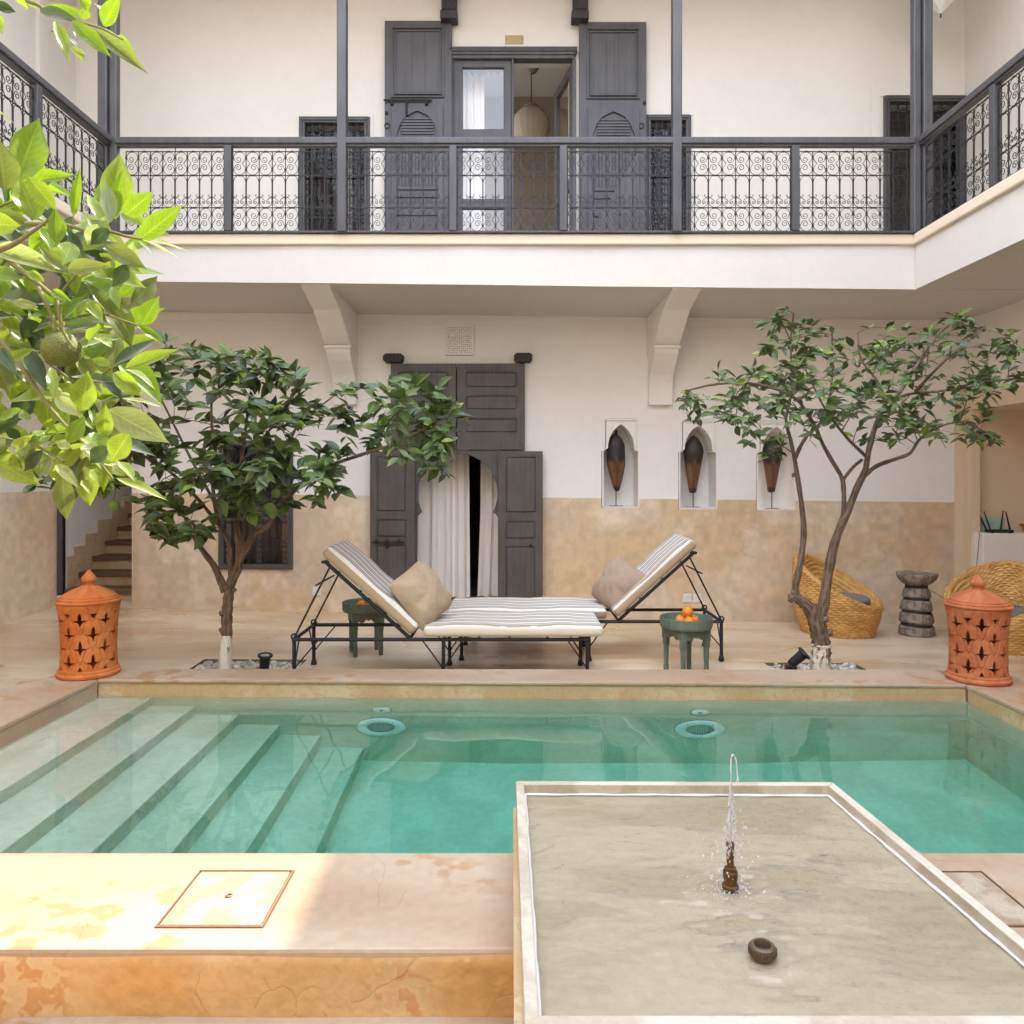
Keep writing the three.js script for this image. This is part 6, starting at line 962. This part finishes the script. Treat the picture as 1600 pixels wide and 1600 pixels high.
{
  const z = 5.1;
  citrusTree({
    label: 'dense dark green orange tree with a whitewashed foot, left of the loungers', base: P(351, 1052, z).setY(-0.06), z, seed: 101, bark: M.bark, lime: M.lime, twig: M.twig, deep: 0.85, leaf: 0.122, per: [7, 10], droop: 0.9, clusters: 300,
    limbs: [
      { pts: [[351, 1062], [352, 1030], [354, 992]], r0: 0.046, r1: 0.037, lime: true, from: 2 },
      { pts: [[354, 993], [355, 955], [358, 925], [362, 905]], r0: 0.037, r1: 0.031, from: 2 },
      { pts: [[352, 925], [344, 905], [335, 885], [318, 862], [303, 838], [290, 810, -0.1]], r0: 0.027, r1: 0.013, from: 0.6 },
      { pts: [[361, 910], [360, 880], [358, 850], [346, 825], [338, 800, 0.05], [330, 740, 0.1]], r0: 0.02, r1: 0.012, from: 0.5 },
      { pts: [[362, 908], [372, 885], [374, 860], [370, 830], [371, 780, 0.1], [380, 700, 0.15], [390, 620, 0.1]], r0: 0.033, r1: 0.008, from: 0.4 },
      { pts: [[372, 880], [386, 855], [398, 835], [418, 822], [432, 800], [452, 775], [500, 735, -0.1], [560, 712, -0.2], [625, 690, -0.2], [680, 660, -0.2]], r0: 0.027, r1: 0.006, from: 0.45 },
      { pts: [[376, 870], [380, 840], [384, 810, 0.2], [420, 740, 0.35], [470, 660, 0.4], [520, 620, 0.4]], r0: 0.018, r1: 0.005, from: 0.4 },
      { pts: [[346, 825], [300, 770, -0.1], [240, 720, -0.2], [160, 700, -0.3], [80, 740, -0.3]], r0: 0.013, r1: 0.004, from: 0.2 },
      { pts: [[338, 790, 0.05], [300, 720, 0.3], [260, 640, 0.4], [230, 580, 0.4]], r0: 0.012, r1: 0.004, from: 0.2 },
      { pts: [[372, 800, 0.1], [340, 720, -0.3], [330, 640, -0.5], [340, 570, -0.45]], r0: 0.013, r1: 0.004, from: 0.2 },
      { pts: [[380, 720, 0.1], [430, 660, -0.3], [460, 610, -0.5]], r0: 0.010, r1: 0.004, from: 0.2 },
    ],
    knots: [[346, 958, -0.03, 0.016], [345, 984, -0.03, 0.013], [366, 922, -0.03, 0.014], [353, 917, -0.035, 0.018]],
    crown: [[22, 770], [50, 715], [80, 650], [140, 590], [220, 552], [262, 528], [330, 545], [400, 552], [440, 560], [480, 592], [540, 612], [572, 585], [620, 595], [660, 588], [705, 600], [722, 650], [720, 700], [712, 740], [680, 762], [648, 735], [600, 718], [560, 722], [535, 745], [530, 782], [490, 800], [455, 792], [420, 820], [360, 828], [310, 850], [255, 852], [232, 830], [215, 800], [190, 775], [130, 775], [80, 770]],
    bounds: [20, 525, 725, 855], gap: (x, y, r) => (y > 790 && x > 320 && x < 440 && r() < 0.5) || (x > 540 && y > 690 && x < 610 && r() < 0.7) || (x > 540 && r() < 0.2) || (Math.sin(x * 0.045 + 1) * Math.sin(y * 0.06 + x * 0.012) > 0.5 && r() < 0.55),
    fruit: [[240, 811, -0.2, 0.033], [178, 790, -0.3, 0.036], [431, 771, -0.25, 0.028], [317, 842, -0.1, 0.03]],
  });
  const z2 = 5.1;
  citrusTree({
    label: 'sparse small leaved orange tree with a forked bare trunk, right of the loungers', base: P(1282, 1055, z2).setY(-0.06), z: z2, seed: 202, bark: M.barkGrey, lime: M.limeWorn, twig: M.barkGrey, deep: 0.8, leaf: 0.085, per: [4, 7], droop: 0.9, clusters: 310,
    limbs: [
      { pts: [[1282, 1064], [1282, 1040], [1283, 1006]], r0: 0.066, r1: 0.063, lime: true, from: 2 },
      { pts: [[1283, 1007], [1279, 985], [1274, 965], [1272, 945]], r0: 0.06, r1: 0.046, from: 2 },
      { pts: [[1274, 972], [1264, 950], [1250, 938], [1239, 931]], r0: 0.046, r1: 0.027, from: 2 },
      { pts: [[1244, 934], [1243, 915], [1247, 898], [1252, 870], [1256, 830], [1252, 785], [1246, 745], [1241, 715], [1236, 690], [1228, 655], [1240, 600, 0.1], [1235, 540, 0.15], [1240, 490, 0.15]], r0: 0.0255, r1: 0.005, from: 0.55 },
      { pts: [[1241, 720], [1252, 695], [1262, 680], [1290, 650, 0.2], [1300, 590, 0.3], [1300, 510, 0.3]], r0: 0.014, r1: 0.005, from: 0.3 },
      { pts: [[1275, 985], [1286, 950], [1291, 915], [1297, 880], [1305, 845], [1317, 815], [1330, 785], [1340, 760], [1352, 735], [1357, 705], [1366, 672], [1376, 645], [1390, 625]], r0: 0.037, r1: 0.012, from: 0.7 },
      { pts: [[1309, 835], [1318, 805], [1318, 765], [1316, 748], [1300, 720], [1286, 695], [1270, 660, -0.2], [1240, 620, -0.3], [1180, 600, -0.3], [1120, 600, -0.3], [1075, 610, -0.3]], r0: 0.018, r1: 0.006, from: 0.45 },
      { pts: [[1317, 750], [1333, 730], [1347, 718]], r0: 0.011, r1: 0.01, from: 2 },
      { pts: [[1345, 748], [1370, 728], [1400, 717], [1422, 708], [1434, 690], [1460, 670, -0.2], [1500, 660, -0.2], [1550, 680, -0.2]], r0: 0.016, r1: 0.004, from: 0.4 },
      { pts: [[1388, 628], [1420, 616], [1460, 612], [1510, 606, -0.1], [1560, 595, -0.1], [1592, 590, -0.1]], r0: 0.011, r1: 0.004, from: 0.2 },
      { pts: [[1385, 632], [1370, 595, 0.1], [1345, 560, 0.15], [1340, 520, 0.2]], r0: 0.011, r1: 0.004, from: 0.2 },
      { pts: [[1400, 622], [1430, 575, 0.1], [1460, 530, 0.2], [1490, 500, 0.2]], r0: 0.014, r1: 0.005, from: 0.2 },
      { pts: [[1352, 712], [1320, 680, -0.3], [1290, 640, -0.4], [1260, 580, -0.45]], r0: 0.011, r1: 0.004, from: 0.2 },
      { pts: [[1430, 612], [1480, 560, -0.3], [1540, 510, -0.3]], r0: 0.011, r1: 0.005, from: 0.2 },
    ],
    knots: [[1237, 934, 0, 0.026], [1239, 926, -0.01, 0.014], [1296, 988, -0.03, 0.022], [1240, 742, -0.0, 0.013], [1290, 968, -0.04, 0.02]],
    crown: [[1052, 610], [1078, 582], [1150, 570], [1182, 530], [1180, 495], [1225, 478], [1300, 476], [1330, 498], [1400, 515], [1440, 510], [1465, 492], [1508, 484], [1520, 505], [1582, 490], [1600, 520], [1600, 610], [1560, 625], [1545, 660], [1575, 690], [1560, 708], [1500, 700], [1450, 715], [1400, 700], [1350, 715], [1290, 700], [1230, 690], [1205, 730], [1178, 722], [1160, 680], [1120, 670], [1085, 690], [1070, 650]],
    bounds: [1050, 475, 1600, 740], gap: (x, y, r) => (y > 690 && x < 1160 && r() < 0.6) || (x < 1180 && y < 620 && r() < 0.3) || (y < 520 && r() < 0.35) || (x > 1300 && y > 660 && x < 1380 && r() < 0.7) || (y > 660 && r() < 0.35),
  });
}
{ // the sunlit citrus that leans in from the left, close to the camera
  const t = thing('citrus_tree', 'sunlit yellow green citrus tree reaching in from the left edge, close to the camera', 'tree', [-1.75, -0.05, -1.25]), o = V(-1.75, -0.05, -1.25), r = rng(303), loc = (v) => v.clone().sub(o), z = 1.25;
  const tw = [];
  const br = [
    [[[-60, 470, 0.0], [-10, 520], [34, 574], [68, 624], [96, 658], [134, 696], [176, 748]], 0.0045, 0.0018],
    [[[-40, 640, 0.1], [0, 672, 0.08], [48, 692, 0.05], [100, 722, 0]], 0.004, 0.0018], [[[-40, 370, 0.1], [38, 426, 0.05], [75, 456, 0.05], [88, 468], [99, 518], [116, 545]], 0.0055, 0.002], [[[60, 450, 0.05], [71, 471], [82, 495], [90, 516]], 0.004, 0.0025],
    [[[-30, 400, -0.1], [19, 383, -0.1], [45, 366, -0.1], [75, 344, -0.1]], 0.005, 0.002], [[[40, 350, -0.05], [99, 351, -0.05], [140, 361, -0.05], [172, 362, -0.05], [200, 370, -0.05], [222, 374, -0.05]], 0.004, 0.0016],
    [[[-40, -30], [20, -5], [60, 8], [75, 20], [100, 28], [130, 36], [160, 45], [192, 62]], 0.0042, 0.0014], [[[-20, 330, 0.05], [8, 319, 0.05], [40, 308, 0.05], [66, 299, 0.05]], 0.003, 0.0016],
    [[[30, 520, 0.1], [54, 548, 0.1], [90, 578, 0.1], [126, 602, 0.1], [172, 577, 0.05]], 0.0035, 0.0014], [[[88, 468, 0], [110, 440, 0], [130, 420, 0]], 0.003, 0.0014], [[[99, 500, 0.05], [150, 490, 0.05], [190, 500, 0.0], [214, 508, 0.0]], 0.003, 0.0014], [[[88, 410, 0], [92, 380, 0], [88, 378, 0]], 0.0018, 0.0014], [[[114, 350, -0.05], [114, 338, -0.05]], 0.0018, 0.0014],
  ];
  for (const [p, a, b] of br) tw.push(sweep(curve(p.map(([x, y, d]) => P(x, y, z + (d || 0))), 26).map(loc), (k) => lerp(a, b, k), 7, false));
  // limbs from the stem to where the branches enter the picture
  const stem = V(0, 0, 0), fork = V(0.1, 1.25, 0.05), limb = [];
  limb.push(sweep(curve([stem, V(0.03, 0.5, 0), fork], 16), (k) => lerp(0.05, 0.035, k), 12));
  for (const [x, y, d] of [[-60, 470, 0], [-40, 640, 0.1], [-40, 370, 0.1], [-30, 400, -0.1], [-40, -30, 0], [-20, 330, 0.05]]) { const e = loc(P(x, y, z + d)); limb.push(sweep(curve([fork.clone().add(V(0, -0.05, 0)), fork.clone().lerp(e, 0.55).add(V(0, 0.06, 0)), e], 14), (k) => lerp(0.022, 0.0045, k), 8)); }
  const trunk = part('trunk', limb, M.bark, t); void trunk;
  part('twig', tw, M.twigGreen, t);
  const L = [
    // bx, by, tx, ty, width, [tone, facing, depth]
    [62, 14, 148, 26, 20, 0], [62, 15, 120, 30, 18, 4], [112, 32, 175, 90, 24, 0], [150, 47, 226, 109, 24, 2], [162, 40, 190, -10, 24, 0], [86, 33, 109, 88, 18, 1], [114, 72, 131, 92, 13, 2], [180, 58, 214, 90, 14, 0], [-12, 5, 28, 19, 15, 4], [-10, 18, 4, 56, 18, 1], [80, 50, 130, 65, 11, 4], [104, 42, 122, 64, 12, 4], [128, -8, 136, 18, 18, 1], [150, 8, 166, 17, 9, 1], [25, 0, 46, 13, 9, 1], [35, 2, 60, 16, 8, 0], [14, -4, 40, 8, 9, 1], [113, 35, 150, 66, 18, 0], [-10, 172, 26, 188, 11, 2], [128, 30, 138, 10, 14, 1],
    [27, 283, 60, 186, 50, 0], [8, 297, -2, 215, 44, 2], [34, 283, 120, 274, 24, 0], [44, 276, 90, 330, 28, 1], [20, 310, 36, 276, 16, 2], [56, 344, 28, 278, 44, 1], [50, 345, 62, 300, 22, 0], [115, 338, 126, 260, 15, 0], [174, 338, 189, 236, 44, 1], [160, 340, 163, 274, 26, 0], [174, 347, 165, 282, 24, 2], [180, 342, 188, 266, 20, 0], [155, 344, 138, 296, 17, 1], [196, 336, 240, 299, 30, 0], [217, 375, 286, 320, 32, 0], [190, 332, 226, 348, 20, 1], [222, 374, 284, 405, 11, 3], [222, 371, 300, 394, 10, 3], [216, 376, 242, 398, 7, 2], [88, 380, 86, 326, 27, 0], [-10, 330, 55, 352, 20, 2], [-18, 350, 31, 352, 34, 1], [152, 350, 135, 385, 22, 3], [170, 358, 140, 383, 22, 4], [136, 364, 110, 378, 14, 4], [104, 360, 134, 406, 15, 4], [113, 380, 98, 413, 30, 0], [134, 408, 203, 410, 24, 2], [106, 420, 167, 414, 24, 2], [106, 427, 60, 386, 20, 2], [-12, 390, 102, 422, 30, 3], [74, 424, 16, 430, 19, 4], [72, 470, 13, 454, 25, 4], [166, 384, 226, 416, 27, 2], [190, 390, 221, 428, 18, 1], [197, 414, 177, 449, 22, 4], [135, 444, 206, 516, 20, 2], [138, 452, 102, 508, 22, 2], [206, 477, 245, 432, 27, 2], [222, 508, 248, 462, 28, 0], [188, 462, 215, 443, 19, 0], [214, 508, 260, 536, 14, 0], [103, 450, 121, 481, 15, 4], [176, 448, 185, 478, 17, 0], [190, 472, 208, 490, 18, 2], [96, 478, 120, 500, 24, 0], [137, 472, 162, 506, 18, 1], [152, 508, 100, 512, 20, 4], [164, 506, 119, 541, 19, 1], [12, 476, -4, 426, 18, 0], [38, 500, 71, 529, 22, 4], [36, 498, 40, 535, 14, 4], [0, 470, 60, 484, 14, 1], [60, 480, 14, 470, 14, 3], [70, 440, 40, 424, 14, 1], [50, 425, 45, 460, 18, 1], [80, 455, 110, 470, 14, 0],
    [172, 577, 187, 514, 26, 3], [196, 575, 279, 544, 21, 1], [160, 614, 114, 544, 24, 3], [128, 642, 138, 578, 36, 1], [140, 688, 146, 628, 28, 4], [164, 684, 164, 630, 24, 1], [168, 640, 265, 692, 44, 3], [202, 678, 171, 723, 36, 1], [178, 582, 223, 620, 26, 1], [195, 577, 245, 597, 11, 3], [163, 588, 191, 621, 18, 4], [190, 622, 257, 636, 10, 3], [86, 622, 131, 652, 21, 3], [72, 622, 77, 675, 28, 1], [90, 628, 107, 674, 18, 1], [52, 608, 23, 661, 30, 4], [41, 543, 73, 611, 24, 4], [80, 574, 85, 620, 16, 1], [0, 543, 30, 589, 18, 4], [-8, 560, 16, 614, 30, 2], [97, 742, 104, 815, 29, 2], [182, 747, 263, 781, 13, 1], [88, 726, 123, 761, 17, 3], [136, 713, 124, 758, 18, 2], [145, 733, 155, 755, 17, 1], [47, 692, 33, 731, 24, 2], [66, 703, 39, 736, 18, 4], [80, 716, 61, 749, 19, 2], [168, 698, 142, 724, 25, 4], [150, 706, 124, 688, 22, 3], [198, 743, 173, 723, 20, 3], [186, 722, 212, 744, 12, 1], [130, 750, 144, 776, 10, 1], [32, 684, 6, 669, 15, 4], [-6, 682, 38, 690, 9, 1], [-6, 640, 21, 646, 15, 1], [106, 692, 133, 649, 24, 0], [70, 682, 113, 668, 15, 0], [18, 562, 52, 544, 15, 1], [170, 562, 137, 550, 17, 3], [172, 570, 143, 560, 14, 1], [150, 528, 175, 546, 13, 1], [34, 640, -6, 655, 16, 0], [50, 655, 20, 640, 14, 0], [20, 700, 50, 680, 16, 1], [110, 700, 86, 690, 16, 3], [60, 590, 30, 600, 14, 1],
  ];
  const add = (b, e, w, tone, roll, kind) => { const d = e.clone().sub(b), len = d.length(), cam = V(0, EYE, 0).sub(b).normalize(), up = V(0, 1, 0), n = cam.clone().multiplyScalar(roll).addScaledVector(up, 1 - Math.abs(roll)).add(V((r() - 0.5) * 0.3, (r() - 0.5) * 0.3, (r() - 0.5) * 0.3)); const m = new THREE.Mesh(bigKinds[kind], M.sunLeaf[tone]); m.name = 'leaf'; leafMatrix(b, d, n, len, w).decompose(m.position, m.quaternion, m.scale); m.position.sub(o); t.add(shade(m)); };
  for (const [bx, by, tx, ty, w, tone] of L) { const za = z + (r() - 0.5) * 0.22, zt = za + (r() - 0.5) * 0.07, ww = w * za / F, thin = w < 14; add(P(bx, by, za), P(tx, ty, zt), ww * (thin ? 1.5 : 1.0), tone, thin ? 0.25 : 0.72 + 0.2 * r(), Math.floor(r() * 5)); }
  // the leaves behind and between them
  const poly = [[0, 235], [60, 300], [180, 340], [230, 360], [200, 420], [200, 520], [180, 600], [190, 700], [120, 740], [60, 720], [0, 690]];
  for (let k = 0; k < 230; k++) { let x, y; do { x = -40 + 260 * r(); y = 270 + 470 * r(); } while (x > 0 && !inPoly(poly, x, y)); const a = r() * 6.283, l = 48 + 50 * r(), za = z + 0.02 + 0.35 * r(); add(P(x, y, za), P(x + Math.cos(a) * l, y + Math.sin(a) * l * 0.7 + 8, za + (r() - 0.5) * 0.1), l * (0.3 + 0.16 * r()) * za / F, [0, 1, 2, 3, 4, 1, 0, 4][Math.floor(r() * 8)], 0.2 + 0.6 * r(), Math.floor(r() * 5)); }
  // and more of the crown beyond the left edge
  for (let k = 0; k < 60; k++) { const x = -330 + 310 * r(), y = -60 + 800 * r(), a = r() * 6.283, l = 45 + 50 * r(), za = z + (r() - 0.5) * 0.5; add(P(x, y, za), P(x + Math.cos(a) * l, y + Math.sin(a) * l * 0.7 + 8, za + (r() - 0.5) * 0.1), l * 0.4 * za / F, Math.floor(r() * 5), 0.2 + 0.6 * r(), Math.floor(r() * 5)); }
  const f = part('green_fruit', new THREE.SphereGeometry(0.0315, 40, 28).scale(1, 0.92, 1), M.fruit, t); f.position.copy(loc(P(96, 546, z + 0.04))); f.rotation.z = 0.35;
  part('stalk', sweep(curve([[0.0, 0.028, 0], [-0.002, 0.04, 0], [0.006, 0.06, 0.0]], 6), 0.002, 6), M.twigGreen, f);
}

renderer.render(scene, camera);
